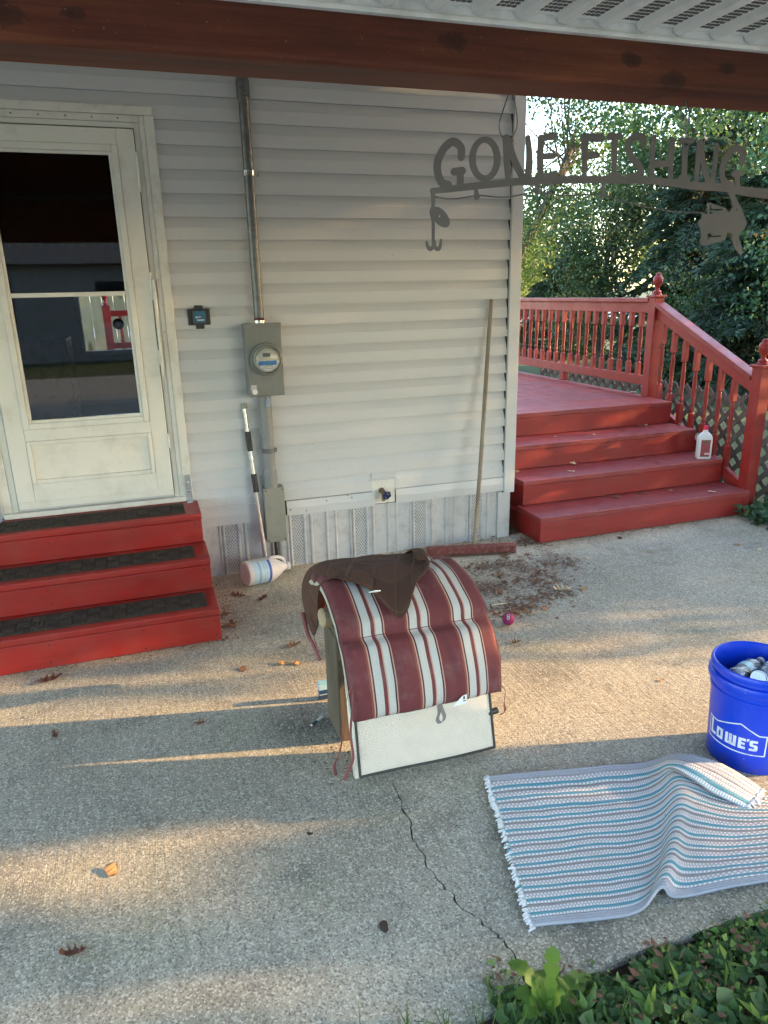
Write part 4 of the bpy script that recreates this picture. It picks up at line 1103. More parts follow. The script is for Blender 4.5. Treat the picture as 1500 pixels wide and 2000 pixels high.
def pline(pts, w):
    for i in range(len(pts) - 1):
        a, b_ = Vector(pts[i]), Vector(pts[i + 1]); d = (b_ - a).normalized(); n = Vector((-d.y, d.x)) * w / 2
        a = a - d * w * .3; b_ = b_ + d * w * .3
        wrapped('outline_stroke', [tuple(a - n), tuple(b_ - n), tuple(b_ + n), tuple(a + n)], BK)
pline([(-.090, LZ + .058), (-.078, LZ + .056), (-.052, LZ + .056), (.022, LZ + .085), (.074, LZ + .056), (.096, LZ + .056), (.096, LZ - .014)], .0042)
pline([(-.090, LZ + .058), (-.090, LZ - .014), (.0, LZ - .016), (.096, LZ - .014)], .0042)
bail = [(BX + .150 * math.cos(a), BYc + .150 * math.sin(a), .318 - .17 * math.sin(t_)) for t_, a in zip(np.linspace(0, math.pi, 17), np.linspace(R(-60), R(120), 17))]
B().tube(bail, .0022, 6).build('bail', M_GALV, BK)
# its contents: bottles, a can, a tub
def make_pet():
    t = NT('clear_plastic')
    a = t.n('ShaderNodeBsdfTransparent'); a.inputs[0].default_value = (.88, .93, .97, 1)
    d = t.n('ShaderNodeBsdfDiffuse'); d.inputs[0].default_value = (.75, .82, .88, 1)
    g = t.n('ShaderNodeBsdfGlossy'); g.inputs['Roughness'].default_value = .08
    x1 = t.n('ShaderNodeMixShader'); t.l(t.ramp(t.noise(28, 4), [(.35, .12), (.65, .5)]), x1.inputs[0]); t.l(a.outputs[0], x1.inputs[1]); t.l(d.outputs[0], x1.inputs[2])
    f = t.n('ShaderNodeFresnel'); f.inputs[0].default_value = 1.5
    bp = t.n('ShaderNodeBump'); bp.inputs['Strength'].default_value = .8; bp.inputs['Distance'].default_value = .006; t.l(t.noise(45, 3), bp.inputs['Height']); t.l(bp.outputs[0], g.inputs['Normal']); t.l(bp.outputs[0], f.inputs['Normal'])
    x2 = t.n('ShaderNodeMixShader'); t.l(f.outputs[0], x2.inputs[0]); t.l(x1.outputs[0], x2.inputs[1]); t.l(g.outputs[0], x2.inputs[2]); t.l(x2.outputs[0], t.out.inputs['Surface']); t.t.nodes.remove(t.p)
    return t.m
M_PET = make_pet()
def bottle_prof(L, r): return [(.0, 0), (r * .8, .001), (r, .012), (r * .98, L * .2), (r * .90, L * .25), (r * .98, L * .30), (r * .98, L * .55), (r * .9, L * .6), (r, L * .64), (r * .75, L * .80), (.013, L * .90), (.0125, L)]
def lay(o_, a, b_):
    a, b_ = Vector(a), Vector(b_); q = (b_ - a).to_track_quat('Z', 'Y').to_matrix().to_4x4(); q.translation = a; return q
for lab, a, b_ in (('clear plastic bottle lying at the back wall of the blue bucket', (BX - .112, BYc - .005, .330), (BX + .070, BYc + .062, .322)), ('clear ribbed plastic bottle with pale blue band in the blue bucket', (BX + .110, BYc + .010, .338), (BX - .02, BYc - .035, .318))):
    pb = thing('plastic_bottle', a, lab, 'bottle', 'empties in the blue bucket'); Mx = lay(None, a, b_); L = (Vector(b_) - Vector(a)).length
    smooth_angle(B().lathe(bottle_prof(L, .031), 20, Mx, False).build('bottle_body', M_PET, pb), 60)
    smooth_angle(B().lathe([(.0318, L * .34), (.0318, L * .52)], 20, Mx, False).build('label_band', plain('pale_blue_label', (.25, .45, .55), .4, var=.3, scale=50) , pb), 60)
    smooth_angle(B().lathe([(.015, L * .97), (.015, L + .012), (.0, L + .013)], 16, Mx, False).build('cap', tagm, pb), 60)
cn = thing('drink_can', (BX - .05, BYc - .02, .28), 'open drinks can with silver end lying in the blue bucket', 'can'); Mx = lay(None, (BX + .000, BYc + .020, .280), (BX - .060, BYc - .062, .348))
smooth_angle(B().lathe([(.0, .0), (.026, 0), (.033, .008), (.033, .104), (.027, .116)], 24, Mx, False).build('can_body', plain('black_can', (.02, .02, .022), .25, metal=.5), cn), 40)
smooth_angle(B().lathe([(.027, .1161), (.0275, .120), (.025, .120), (.0235, .114), (.0, .114)], 24, Mx, False).build('can_end', M_ALU, cn), 40)
tb = thing('food_tub', (BX + .06, BYc - .05, .28), 'pale cloudy plastic tub lying on top in the blue bucket', 'tub'); Mx = lay(None, (BX - .02, BYc - .098, .325), (BX + .085, BYc - .045, .330))
smooth_angle(B().lathe([(.0, 0), (.024, 0), (.028, .05), (.032, .110), (.0325, .113), (.0, .113)], 24, Mx, False).build('tub_body', plain('cloudy_plastic', (.50, .47, .38), .35, var=.1), tb), 40)
fillr = B().lathe([(.0, .245), (.10, .24), (.138, .235)], 32, TB, False); 
fo = thing('paper_trash', (BX, BYc, .2), 'crumpled pale wrappers filling the blue bucket below the bottles', 'trash')
cz = B()
for k in range(26):
    a = random.uniform(0, 6.28); r_ = .115 * math.sqrt(random.random()); c = Vector((BX + r_ * math.cos(a), BYc + r_ * math.sin(a), .255 + random.uniform(-.03, .03))); s_ = random.uniform(.02, .036)
    cz.add([c + Vector((random.uniform(-1, 1), random.uniform(-1, 1), random.uniform(-.6, .6))) * s_ for _ in range(6)], [(0, 1, 2), (0, 2, 3), (0, 3, 4), (0, 4, 5), (0, 5, 1), (1, 2, 4)])
cz.build('wrappers', plain('wrapper_paper', (.55, .56, .56), .6, var=.4, scale=30), fo, fix=False)

# ================================================================== WOVEN RAG RUG
def make_rug():
    t = NT('rag_rug_weave'); s = t.sep(t.map((1, 1, 1), src='UV'))
    wv = t.math('MULTIPLY', t.math('SUBTRACT', t.noise(3, 3, .5, t.map((1, 1, 1), src='UV')), .5), .012)
    v = t.math('ADD', s[1], wv)
    per = 1 / 13.0
    f = t.math('FRACT', t.math('DIVIDE', v, per))
    row = t.math('FRACT', t.math('MULTIPLY', f, 5))
    # beads of the weave: offset from row to row
    rid = t.math('FLOOR', t.math('DIVIDE', v, per / 5))
    ph = t.math('MULTIPLY', t.math('MODULO', rid, 2), 3.14159)
    bead = t.math('SINE', t.math('ADD', t.math('MULTIPLY', s[0], 680), ph))
    dome = t.math('SINE', t.math('MULTIPLY', row, 3.14159))
    bd = t.math('MULTIPLY', t.ramp(bead, [(.0, 0), (.55, 1)]), t.ramp(dome, [(.15, 0), (.6, 1)]))
    rowc = t.ramp(f, [(0, (.045, .30, .40)), (.2, (.56, .57, .60)), (.4, (.25, .24, .25)), (.6, (.50, .48, .50)), (.8, (.54, .53, .56))], 'CONSTANT')
    beadc = t.ramp(f, [(0, (.07, .36, .46)), (.2, (.90, .91, .92)), (.4, (.29, .27, .28)), (.6, (.82, .79, .80)), (.8, (.86, .85, .87))], 'CONSTANT')
    c = t.mix(bd, t.mix(.15, rowc, (.2, .19, .19)), beadc)
    tint = t.noise(6, 3, .5, t.map((3, 20, 1), src='UV'))
    c = t.mix(t.math('MULTIPLY', t.ramp(tint, [(.4, 0), (.7, 1)]), .22), c, (.52, .40, .36))
    # lavender selvedge on the long edges
    e = t.math('ABSOLUTE', t.math('SUBTRACT', s[1], .5))
    c = t.mix(t.math('GREATER_THAN', e, .457), c, t.mix(t.noise(240, 3), (.33, .34, .395), (.46, .47, .52)))
    # grit
    c = t.mix(t.math('MULTIPLY', t.ramp(t.noise(130, 3, .6), [(.70, 0), (.74, 1)]), .8), c, (.05, .045, .04))
    c = t.mix(t.math('MULTIPLY', t.ramp(t.noise(9, 8, .7), [(.5, 0), (.75, 1)]), .28), c, (.30, .28, .25))
    t.bump(t.math('ADD', t.math('MULTIPLY', bd, .8), t.math('MULTIPLY', dome, .7)), .8, .004)
    return t.fin(c, .95)
RUG = thing('rag_rug', (1.3, -2.6, 0), 'blue, white and grey striped woven rag rug, rumpled on the concrete', 'rug')
def rp(u, v, z=.010): q = on_z(u, v, z); return (q.x, q.y, z)
rows_ = [
 [rp(955, 1519), rp(1058, 1511), rp(1155, 1503), rp(1240, 1495), rp(1285, 1487, .016), rp(1318, 1477, .050), rp(1365, 1482, .068), rp(1425, 1506, .048), rp(1484, 1544, .016)],
 [rp(958, 1533), rp(1060, 1525), rp(1157, 1517), rp(1242, 1508), rp(1284, 1499, .018), rp(1312, 1490, .056), rp(1352, 1497, .074), rp(1412, 1526, .052), rp(1470, 1562, .018)],
 [rp(963, 1552), rp(1063, 1544), rp(1160, 1536), rp(1245, 1527), rp(1284, 1516, .018), rp(1310, 1503, .050), rp(1342, 1513, .066), rp(1396, 1548, .044), rp(1458, 1578, .016)],
 [rp(969, 1571), rp(1068, 1562), rp(1163, 1554), rp(1248, 1545), rp(1286, 1532, .020), rp(1314, 1512, .044), rp(1344, 1520, .030), rp(1410, 1540, .010), rp(1500, 1560, .008)],
 [rp(976, 1592), rp(1073, 1583), rp(1168, 1574), rp(1250, 1565), rp(1290, 1550, .020), rp(1322, 1526, .048), rp(1356, 1532, .038), rp(1420, 1556, .012), rp(1520, 1566, .008)],
 [rp(990, 1640), rp(1085, 1629), rp(1176, 1619), rp(1256, 1610), rp(1292, 1595, .018), rp(1326, 1566, .036), rp(1362, 1576, .024), rp(1430, 1592, .012), rp(1545, 1592, .008)],
 [rp(1006, 1697), rp(1098, 1686), rp(1186, 1676), rp(1258, 1667), rp(1290, 1652, .016), rp(1318, 1620, .030), rp(1352, 1634, .020), rp(1432, 1640, .010), rp(1570, 1628, .008)],
 [rp(1024, 1756), rp(1112, 1746), rp(1194, 1736), rp(1256, 1726), rp(1284, 1708, .016), rp(1308, 1678, .028), rp(1342, 1692, .018), rp(1440, 1690, .010), rp(1600, 1668, .008)],
 [rp(1042, 1812), rp(1124, 1804), rp(1198, 1797), rp(1236, 1790), rp(1262, 1775, .018), rp(1292, 1738, .036), rp(1322, 1756, .014), rp(1450, 1735, .009), rp(1630, 1706, .008)]]
G = patch(rows_, 10, 12)
G = [[p + Vector((.003 * mnoise.noise(p * 6 + Vector((5, 0, 0))), .004 * mnoise.noise(p * 5), .004 + .005 * mnoise.noise(p * 7) + .0025 * mnoise.noise(p * 18))) for p in r_] for r_ in G]
ro = B().grid(G).build('weave', make_rug(), RUG, smooth=True)
tcol = [j / (len(G[0]) - 1) for j in range(len(G[0]))]
trow = np.interp(np.linspace(0, 8, len(G)), range(9), [0, .05, .11, .175, .24, .42, .62, .82, 1.0])
uv = ro.data.uv_layers.new(name='UVMap'); nv_ = len(G[0])
for l in ro.data.loops:
    i, j = divmod(l.vertex_index, nv_); uv.data[l.index].uv = (tcol[j] * .92, float(trow[i]))
sm = ro.modifiers.new('solid', 'SOLIDIFY'); sm.thickness = .008; sm.offset = -1
# fringe: cut rag ends along both short edges
M_FR = [plain('fringe_white', (.62, .61, .62), .9, var=.2, scale=90), plain('fringe_teal', (.10, .28, .32), .9, var=.2, scale=90), plain('fringe_dark', (.06, .06, .065), .9)]
for side in (0, -1):
    for i in range(0, len(G)):
        p = G[i][side]; q = G[i][1 if side == 0 else -2]; d = (p - q).normalized()
        t_ = (G[min(i + 1, len(G) - 1)][side] - G[max(i - 1, 0)][side]).normalized()
        for r_ in range(2):
            L = random.uniform(.013, .026); dd = (d + t_ * random.uniform(-.5, .5)).normalized(); w_ = random.uniform(.0028, .0045)
            o0 = p + t_ * random.uniform(-.004, .004) - d * .004 + Vector((0, 0, .001 + .001 * r_))
            tip = o0 + dd * L; tip.z = max(.003, o0.z - random.uniform(.002, .006)); mid = (o0 + tip) / 2 + Vector((0, 0, random.uniform(.002, .006)))
            k = 0 if random.random() < .9 else (1 if random.random() < .6 else 2)
            B().tube([o0, mid, tip], [w_, w_ * 1.15, w_ * .7], 5).build('fringe_tuft', M_FR[k], RUG)

# ================================================================== SMALL THINGS ON THE PATIO
# jug lying on its side by the wall
JG = thing('plastic_jug', (.5, -.2, 0), 'white plastic jug with blue striped label lying by the wall', 'jug')
ja, jb_ = Vector((.425, -.232, .078)), Vector((.690, -.150, .062)); Mj = lay(None, ja, jb_); L = (jb_ - ja).length
M_JUG = plain('jug_plastic', (.66, .60, .58), .35, var=.06, scale=14, bump=.08, dirt=(.4, .33, .3), dscale=12, damt=.3)
jp = [(.0, .004), (.056, .004), (.060, .0), (.072, .004), (.075, .016), (.075, .150), (.072, .168), (.064, .190), (.050, .215), (.034, .240), (.024, .252), (.022, .272), (.025, .273), (.025, .290), (.0, .290)]
smooth_angle(B().lathe(jp, 36, Mj, False).build('jug_body', M_JUG, JG), 35)
hd = [Mj @ Vector(p) for p in ((.0, .068, .150), (.0, .084, .175), (.0, .080, .205), (.0, .058, .232), (.0, .028, .246), (.0, .010, .250))]
hang = max(range(0, 360, 5), key=lambda d_: (Mj.to_3x3() @ Vector((math.cos(R(d_)), math.sin(R(d_)), 0))).dot(Vector((.0, -.15, 1))))
hd = [Mj @ (Matrix.Rotation(R(hang), 4, 'Z') @ Vector(p)) for p in ((.060, 0, .150), (.074, 0, .162), (.076, 0, .190), (.068, 0, .222), (.046, 0, .250), (.020, 0, .258))]
smooth_angle(B().tube([Vector(p) for p in spline(hd, 5)], .0105, 12).build('jug_handle', M_JUG, JG), 60)
def jug_label():
    t = NT('jug_label'); s = t.sep(t.map((1, 1, 1), src='UV'))
    c = t.mix(t.noise(30, 3), (.36, .50, .60), (.46, .60, .68))
    for a, b_, col in ((.86, 1, (.03, .08, .36)), (.30, .33, (.05, .12, .38)), (.36, .385, (.05, .12, .38)), (.58, .60, (.25, .42, .45)), (.70, .72, (.25, .42, .45))):
        c = t.mix(t.math('MULTIPLY', t.math('GREATER_THAN', s[1], a), t.math('LESS_THAN', s[1], b_)), c, col)
    tx = t.math('MULTIPLY', t.math('GREATER_THAN', t.math('SINE', t.math('MULTIPLY', s[1], 190)), .3), t.math('GREATER_THAN', t.noise(70, 2, .5, t.map((1, 5, 1), src='UV')), .55))
    c = t.mix(t.math('MULTIPLY', tx, .5), c, (.12, .22, .36))
    c = t.mix(t.math('LESS_THAN', s[0], .25), c, (.46, .48, .50))
    return t.fin(c, .4)
lr = [[Mj @ Vector((.0776 * math.cos(a), .0776 * math.sin(a), z)) for z in np.linspace(.030, .142, 9)] for a in np.linspace(R(-150), R(150), 41)]
# label faces the camera: rotate about the jug axis so its middle looks at the camera
best = max(range(0, 360, 10), key=lambda d_: ((Mj.to_3x3() @ Vector((math.cos(R(d_)), math.sin(R(d_)), 0))).dot((CAM - ja).normalized())))
lr = [[Mj @ Vector((.0757 * math.cos(a + R(best)), .0757 * math.sin(a + R(best)), z)) for z in np.linspace(.030, .142, 9)] for a in np.linspace(R(-100), R(100), 41)]
lo = B().grid(lr).build('jug_label', jug_label(), JG, smooth=True); uv = lo.data.uv_layers.new(name='UVMap')
for l in lo.data.loops:
    i, j = divmod(l.vertex_index, 9); uv.data[l.index].uv = (i / 40, j / 8)
# telescopic pole leaning on the wall
TP = thing('telescopic_pole', (.565, -.1, 0), 'silver telescopic pole with black grips leaning beside the meter conduit', 'pole')
p0, p1 = Vector((.578, -.108, .0)), Vector((.523, -.032, 1.040))
def tp(a, b_, r0, r1, nm, mat): return smooth_angle(B().tube([p0.lerp(p1, a), p0.lerp(p1, b_)], [r0, r1], 14).build(nm, mat, TP), 50)
M_ALUP = plain('pole_aluminium', (.62, .56, .54), .35, metal=.8, var=.15, scale=30)
tp(.0, .05, .014, .014, 'pole_tip', M_BLACK); tp(.05, .19, .0105, .0105, 'inner_tube', M_ALUP); tp(.185, .215, .0135, .0135, 'lock_collar', M_ALUP); tp(.21, .50, .0125, .0125, 'outer_tube', M_ALUP)
tp(.50, .605, .0165, .0165, 'grip', M_BLACK); tp(.605, .735, .0120, .0120, 'upper_tube', M_ALU); tp(.735, .845, .0165, .0165, 'grip', M_BLACK); tp(.845, .975, .0115, .0115, 'top_tube', M_ALU); tp(.972, 1.0, .019, .017, 'end_cap', plain('cap_plastic', (.30, .29, .24), .5))
# push broom
PB = thing('push_broom', (1.88, -.22, 0), 'old push broom with pink bristle head leaning on the house corner', 'broom')
h0, h1 = on_y(926, 1064, -.215), Vector((2.089, -.030, 1.573))
smooth_angle(B().tube([h0 + (h1 - h0) * t_ + Vector((.004 * math.sin(t_ * 5), 0, 0)) for t_ in np.linspace(0, 1, 9)], [.0115, .0135, .0135, .0135, .0135, .0135, .0135, .0130, .0115], 12).build('handle', wood('broom_handle', (.16, .13, .095), (.34, .28, .20), 2, .7, 40, .05, .4), PB), 60)
ba, bb2 = Vector((1.600, -.175, 0)), Vector((2.150, -.300, 0)); bd_ = (bb2 - ba).normalized(); bn = Vector((bd_.y, -bd_.x, 0)) * -1
MB_ = Matrix((bd_, Vector((-bd_.y, bd_.x, 0)), Vector((0, 0, 1)))).transposed().to_4x4(); MB_.translation = ba
LH = (bb2 - ba).length
M_BRS = plain('pink_bristles', (.24, .070, .062), .9, var=.4, scale=120, bump=.8, bscale=500, dirt=(.40, .26, .22), dscale=40, damt=.6)
B().box(0, LH, -.032, .032, .012, .058, MB_).build('head_block', M_BRS, PB, bevel=.012, seg=3)
V = []; F = []
for k in range(5200):
    fx = random.uniform(-.004, LH + .004); fy = random.uniform(-.036, .036); z0 = random.uniform(.002, .058)
    if random.random() < .55: base = Vector((fx, -.031, z0)); d_ = Vector((random.gauss(0, .35), -1, random.gauss(-.3, .4)))
    elif random.random() < .7: base = Vector((fx, fy, .057)); d_ = Vector((random.gauss(0, .5), random.gauss(0, .5), 1))
    else: base = Vector((LH - .001 if random.random() < .5 else .001, fy, z0)); d_ = Vector((1 if base.x > .1 else -1, random.gauss(0, .4), random.gauss(-.2, .4)))
    d_.normalize(); tip = base + d_ * random.uniform(.006, .014); tip.z = max(.001, tip.z); sd_ = d_.orthogonal().normalized() * .0010; n_ = len(V)
    V += [MB_ @ (base - sd_), MB_ @ (base + sd_), MB_ @ tip]; F.append((n_, n_ + 1, n_ + 2))
bro = mesh_obj('bristles', V, F, M_BRS, PB); bro['kind'] = 'stuff'
# toy ball with two eyes and a green tuft
bc = on_z(992, 1224) + Vector((.012, .02, .0)); br0 = .032; bc.z = br0
BL = thing('toy_ball', (bc.x, bc.y, 0), 'small magenta ball toy with two white ringed eyes on the concrete', 'ball')
bl = B(); V = []
for i in range(17):
    th = math.pi * i / 16
    V.append([bc + Vector((math.sin(th) * math.cos(a), math.sin(th) * math.sin(a), math.cos(th))) * br0 for a in np.linspace(0, 2 * math.pi, 29)])
bl.grid(V); bl.build('ball_body', plain('magenta_felt', (.22, .012, .085), .8, var=.2, scale=60, bump=.5, bscale=400), BL, smooth=True)
tc = (CAM - bc).normalized(); rt = tc.cross(Vector((0, 0, 1))).normalized(); upv = rt.cross(tc)
for k in (-1, 1):
    ed = (tc + upv * (.33 + .22 * k) + rt * .02).normalized(); c = bc + ed * (br0 + .0006); Mx = ed.to_track_quat('Z', 'Y').to_matrix().to_4x4(); Mx.translation = c
    B().lathe([(.0, .0), (.0075, .0), (.0075, .0012), (.0, .0014)], 18, Mx, False).build('eye', tagm, BL)
    B().lathe([(.0, .0015), (.0048, .0015), (.0045, .0022), (.0, .0024)], 18, Mx, False).build('pupil', plain('pupil', (.12, .01, .05), .5), BL)
gl = B()
for k in range(5):
    a = k * 1.25; e = bc + (rt * -.9 + upv * .45).normalized() * 0
    b0_ = bc - rt * -.029 + upv * .010; b0_ = bc + rt * .029 + upv * .008
    gl.tube([b0_, b0_ + rt * .009 + Vector((0, math.cos(a) * .006, math.sin(a) * .006 + .003))], [.004, .001], 5)
gl.build('leaf_tuft', plain('green_felt', (.10, .22, .03), .8), BL)
# blue packet and a lighter beside the crate
pkx = on_z(624, 1374)
PK = thing('blue_packet', (pkx.x + .035, pkx.y + .02, 0), 'small blue and white packet standing against the crate side', 'packet')
mt_ = NT('packet_print'); s = mt_.sep(mt_.co.outputs['Object']); c = mt_.ramp(s[2], [(0, (.02, .04, .09)), (.022, (.35, .42, .46)), (.026, (.02, .05, .12)), (.045, (.30, .48, .60))], 'CONSTANT')
B().box(pkx.x + .006, pkx.x + .064, pkx.y + .02, pkx.y + .045, .001, .070).build('packet_body', mt_.fin(c, .35), PK, bevel=.002)
B().box(pkx.x + .006, pkx.x + .064, pkx.y + .0195, pkx.y + .0455, .0705, .080).build('packet_lid', plain('packet_lid', (.20, .42, .56), .35), PK, bevel=.002)
l0, l1 = on_z(609, 1416, .008), on_z(630, 1400, .008)
LI = thing('pen', l0, 'short white and green pen lying on the concrete beside the crate', 'pen')
smooth_angle(B().tube([l0, l0.lerp(l1, .45)], [.005, .006], 10).build('barrel', plain('pen_green', (.02, .07, .07), .35), LI), 60)
smooth_angle(B().tube([l0.lerp(l1, .45), l0.lerp(l1, .96)], .0062, 10).build('pen_grip', plain('pen_white', (.6, .66, .66), .35), LI), 60)
smooth_angle(B().tube([l0 - (l1 - l0) * .10, l0], [.002, .0048], 10).build('pen_tip', tagm, LI), 60)
sk0, sk1 = on_z(960, 1182, .004), on_z(996, 1177, .004)
tag(B().tube([sk0, sk1], .003, 8).build('paper_stick', plain('paper_stick', (.66, .62, .42), .7)), 'thin pale paper stick lying among the leaf litter', 'stick')
# bottle on the deck step
b3 = Vector((4.000, .145, .3575))
DB = thing('cleaner_bottle', b3, 'white plastic bottle with red cap and red label on the deck step', 'bottle')
Mb = Matrix.Translation(b3) @ Matrix.Rotation(R(-24), 4, 'Z')
def rrect(w, d, r, n=4):
    out = []
    for cx, cy, a0_ in ((w - r, d - r, 0), (-w + r, d - r, 90), (-w + r, -d + r, 180), (w - r, -d + r, 270)):
        out += [(cx + r * math.cos(R(a0_ + 90 * k / n)), cy + r * math.sin(R(a0_ + 90 * k / n))) for k in range(n + 1)]
    return out
sec = [(.048, .030, .016, 0), (.053, .034, .018, .008), (.053, .034, .018, .150), (.051, .0335, .018, .165), (.045, .031, .018, .180), (.035, .027, .018, .192), (.024, .021, .016, .201), (.018, .017, .014, .207), (.016, .016, .0135, .222)]
V = []; F = []
for w_, d_, r_, z in sec: V += [Mb @ Vector((x, y, z)) for x, y in rrect(w_, d_, min(r_, d_ * .95))]
ns = 20
for i in range(len(sec) - 1):
    for k in range(ns): F.append((i * ns + k, i * ns + (k + 1) % ns, (i + 1) * ns + (k + 1) % ns, (i + 1) * ns + k))
F += [tuple(range(ns - 1, -1, -1)), tuple((len(sec) - 1) * ns + k for k in range(ns))]
smooth_angle(B().add(V, F).build('bottle_body', plain('bottle_white', (.66, .70, .74), .35, var=.05), DB), 40)
smooth_angle(B().lathe([(.0185, .2225), (.0185, .240), (.0165, .241), (.0165, .252), (.0, .253)], 18, Mb, False).build('cap', plain('red_cap', (.72, .025, .09), .4), DB), 40)
t = NT('red_bottle_label'); s = t.sep(t.map((1, 1, 1), src='UV'))
c = t.mix(t.ramp(s[1], [(.0, 0), (1, 1)]), (.20, .018, .045), (.34, .03, .035))
c = t.mix(t.math('MULTIPLY', t.math('MULTIPLY', t.math('GREATER_THAN', s[1], .80), t.math('LESS_THAN', s[1], .97)), t.math('MULTIPLY', t.math('GREATER_THAN', s[0], .12), t.math('LESS_THAN', s[0], .88))), c, (.10, .07, .05))
tx = t.math('MULTIPLY', t.math('GREATER_THAN', t.math('SINE', t.math('MULTIPLY', s[1], 56)), .25), t.math('GREATER_THAN', t.noise(14, 2, .5, t.map((1, 2.2, 1), src='UV')), .5))
c = t.mix(t.math('MULTIPLY', tx, .4), c, (.55, .36, .34))
c = t.mix(t.math('MULTIPLY', t.math('LESS_THAN', s[1], .24), t.math('MULTIPLY', t.math('GREATER_THAN', s[0], .45), t.math('GREATER_THAN', s[1], .12))), c, (.6, .5, .5))
lab = B().add([Mb @ Vector((x, -.0346, z)) for x, z in ((-.034, .018), (.034, .018), (.034, .148), (-.034, .148))], [(0, 1, 2, 3)]).build('bottle_label', t.fin(c, .4), DB, fix=False)
uv = lab.data.uv_layers.new(name='UVMap')
for l, q in zip(lab.data.loops, ((0, 0), (1, 0), (1, 1), (0, 1))): uv.data[l.index].uv = q
# ================================================================== VEGETATION
def leaf_mat(name, c1, c2, c3, trans=.45, rough=.55):
    t = NT(name)
    h = t.attr('hue')
    c = t.ramp(h, [(0, c1), (.55, c2), (1, c3)])
    d = t.n('ShaderNodeBsdfTranslucent'); t.l(t.mix(.35, c, (.17, .27, .045), 'MIX'), d.inputs[0])
    x = t.n('ShaderNodeMixShader'); x.inputs[0].default_value = trans
    t.l(t.p.outputs[0], x.inputs[1]); t.l(d.outputs[0], x.inputs[2]); t.l(x.outputs[0], t.out.inputs['Surface'])
    t.fin(c, rough); return t.m
def leaf_mesh(name, P, L, W, mat, parent=None, droop=.4, axis=None, spread=1.0, kind=None, fold=.25):
    """one folded leaf (two triangles pairs sharing the midrib) at every point of P"""
    n = len(P); P = np.asarray(P, float)
    d = RNG.normal(size=(n, 3)) * spread
    if axis is not None: d += axis
    d[:, 2] -= droop
    d /= np.linalg.norm(d, axis=1, keepdims=True) + 1e-9
    r = RNG.normal(size=(n, 3)); s = np.cross(d, r); s /= np.linalg.norm(s, axis=1, keepdims=True) + 1e-9
    u = np.cross(s, d)
    k = RNG.uniform(.65, 1.25, (n, 1)); L = L * k; W = W * k
    V = np.empty((n, 4, 3)); V[:, 0] = P; V[:, 1] = P + d * L * .45 + s * W * .5 + u * W * fold; V[:, 2] = P + d * L; V[:, 3] = P + d * L * .45 - s * W * .5 + u * W * fold
    me = bpy.data.meshes.new(name)
    me.vertices.add(n * 4); me.vertices.foreach_set('co', V.reshape(-1))
    i = np.arange(n) * 4
    F = np.stack([i, i + 1, i + 2, i, i + 2, i + 3], 1).reshape(-1)
    me.loops.add(n * 6); me.loops.foreach_set('vertex_index', F)
    me.polygons.add(n * 2); me.polygons.foreach_set('loop_start', np.arange(n * 2) * 3); me.polygons.foreach_set('loop_total', np.full(n * 2, 3))
    me.update(calc_edges=True)
    a = me.attributes.new('hue', 'FLOAT', 'FACE'); a.data.foreach_set('value', np.repeat(np.clip(RNG.beta(2, 2.6, n), 0, 1), 2))
    me.materials.append(mat)
    o = bpy.data.objects.new(name, me); COL.objects.link(o)
    if kind: o['kind'] = kind
    return adopt(o, parent)
M_BARK = wood('bark', (.045, .036, .028), (.11, .09, .07), 2, .9, 20, .2, .9)
M_MAPLE = leaf_mat('maple_leaf', (.022, .066, .026), (.036, .090, .034), (.080, .115, .028))
M_SUNNY = leaf_mat('yellow_green_leaf', (.045, .090, .018), (.085, .115, .02), (.16, .15, .026), .5)
M_HEM = leaf_mat('hemlock_needles', (.010, .026, .014), (.016, .038, .018), (.030, .052, .020), .15, .7)
M_COOL = leaf_mat('cool_green_leaf', (.022, .070, .035), (.040, .105, .050), (.085, .15, .050), .4)
M_DKLEAF = leaf_mat('dark_green_leaf', (.014, .036, .012), (.026, .058, .018), (.060, .085, .020), .3)
def clumps(n_cl, per, sampler, r):
    C = np.array([sampler() for _ in range(n_cl)])
    P = np.repeat(C, per, 0); P = P + RNG.normal(size=P.shape) * r * np.array([1, 1, .7]); return C, P
def ell(c, r, shell=.35):
    def f():
        while True:
            v = RNG.uniform(-1, 1, 3); q = np.linalg.norm(v)
            if shell < q < 1: return np.array(c) + v * np.array(r)
    return f
def broadleaf(name, label, base, trunk_top, lobes, n_cl, per, size, mat, r_tr=.13, group=None, cl_r=.32, limbs=9, lean=None):
    t = thing(name, base, label, 'tree', group)
    b = Vector(base); tt = Vector(trunk_top); mid = b.lerp(tt, .5) + Vector((random.uniform(-.2, .2), random.uniform(-.2, .2), 0))
    B().tube([Vector(p) for p in spline([tuple(b - Vector((0, 0, .08))), tuple(mid), tuple(tt)], 5)], list(np.linspace(r_tr, r_tr * .55, 11)), 10).build('trunk', M_BARK, t, smooth=True)
    PP = []; w = np.array([np.prod(l[1]) for l in lobes]); w = w / w.sum()
    for (c, r), k in zip(lobes, w):
        C, P = clumps(max(3, int(n_cl * k)), per, ell(c, r), cl_r); PP.append(P)
        lb = B()
        for q in C[RNG.choice(len(C), min(len(C), max(3, limbs)), False)]:
            q = Vector(q); st0 = b.lerp(tt, random.uniform(.55, 1.0)); m0 = st0.lerp(q, .5) + Vector((random.uniform(-.3, .3), random.uniform(-.3, .3), random.uniform(-.1, .35)))
            lb.tube([Vector(p) for p in spline([tuple(st0), tuple(m0), tuple(q)], 4)], list(np.linspace(r_tr * .26, .005, 9)), 6)
        lb.build('limbs', M_BARK, t, smooth=True)
    leaf_mesh('crown', np.concatenate(PP), size, size * .72, mat, t)
    return t
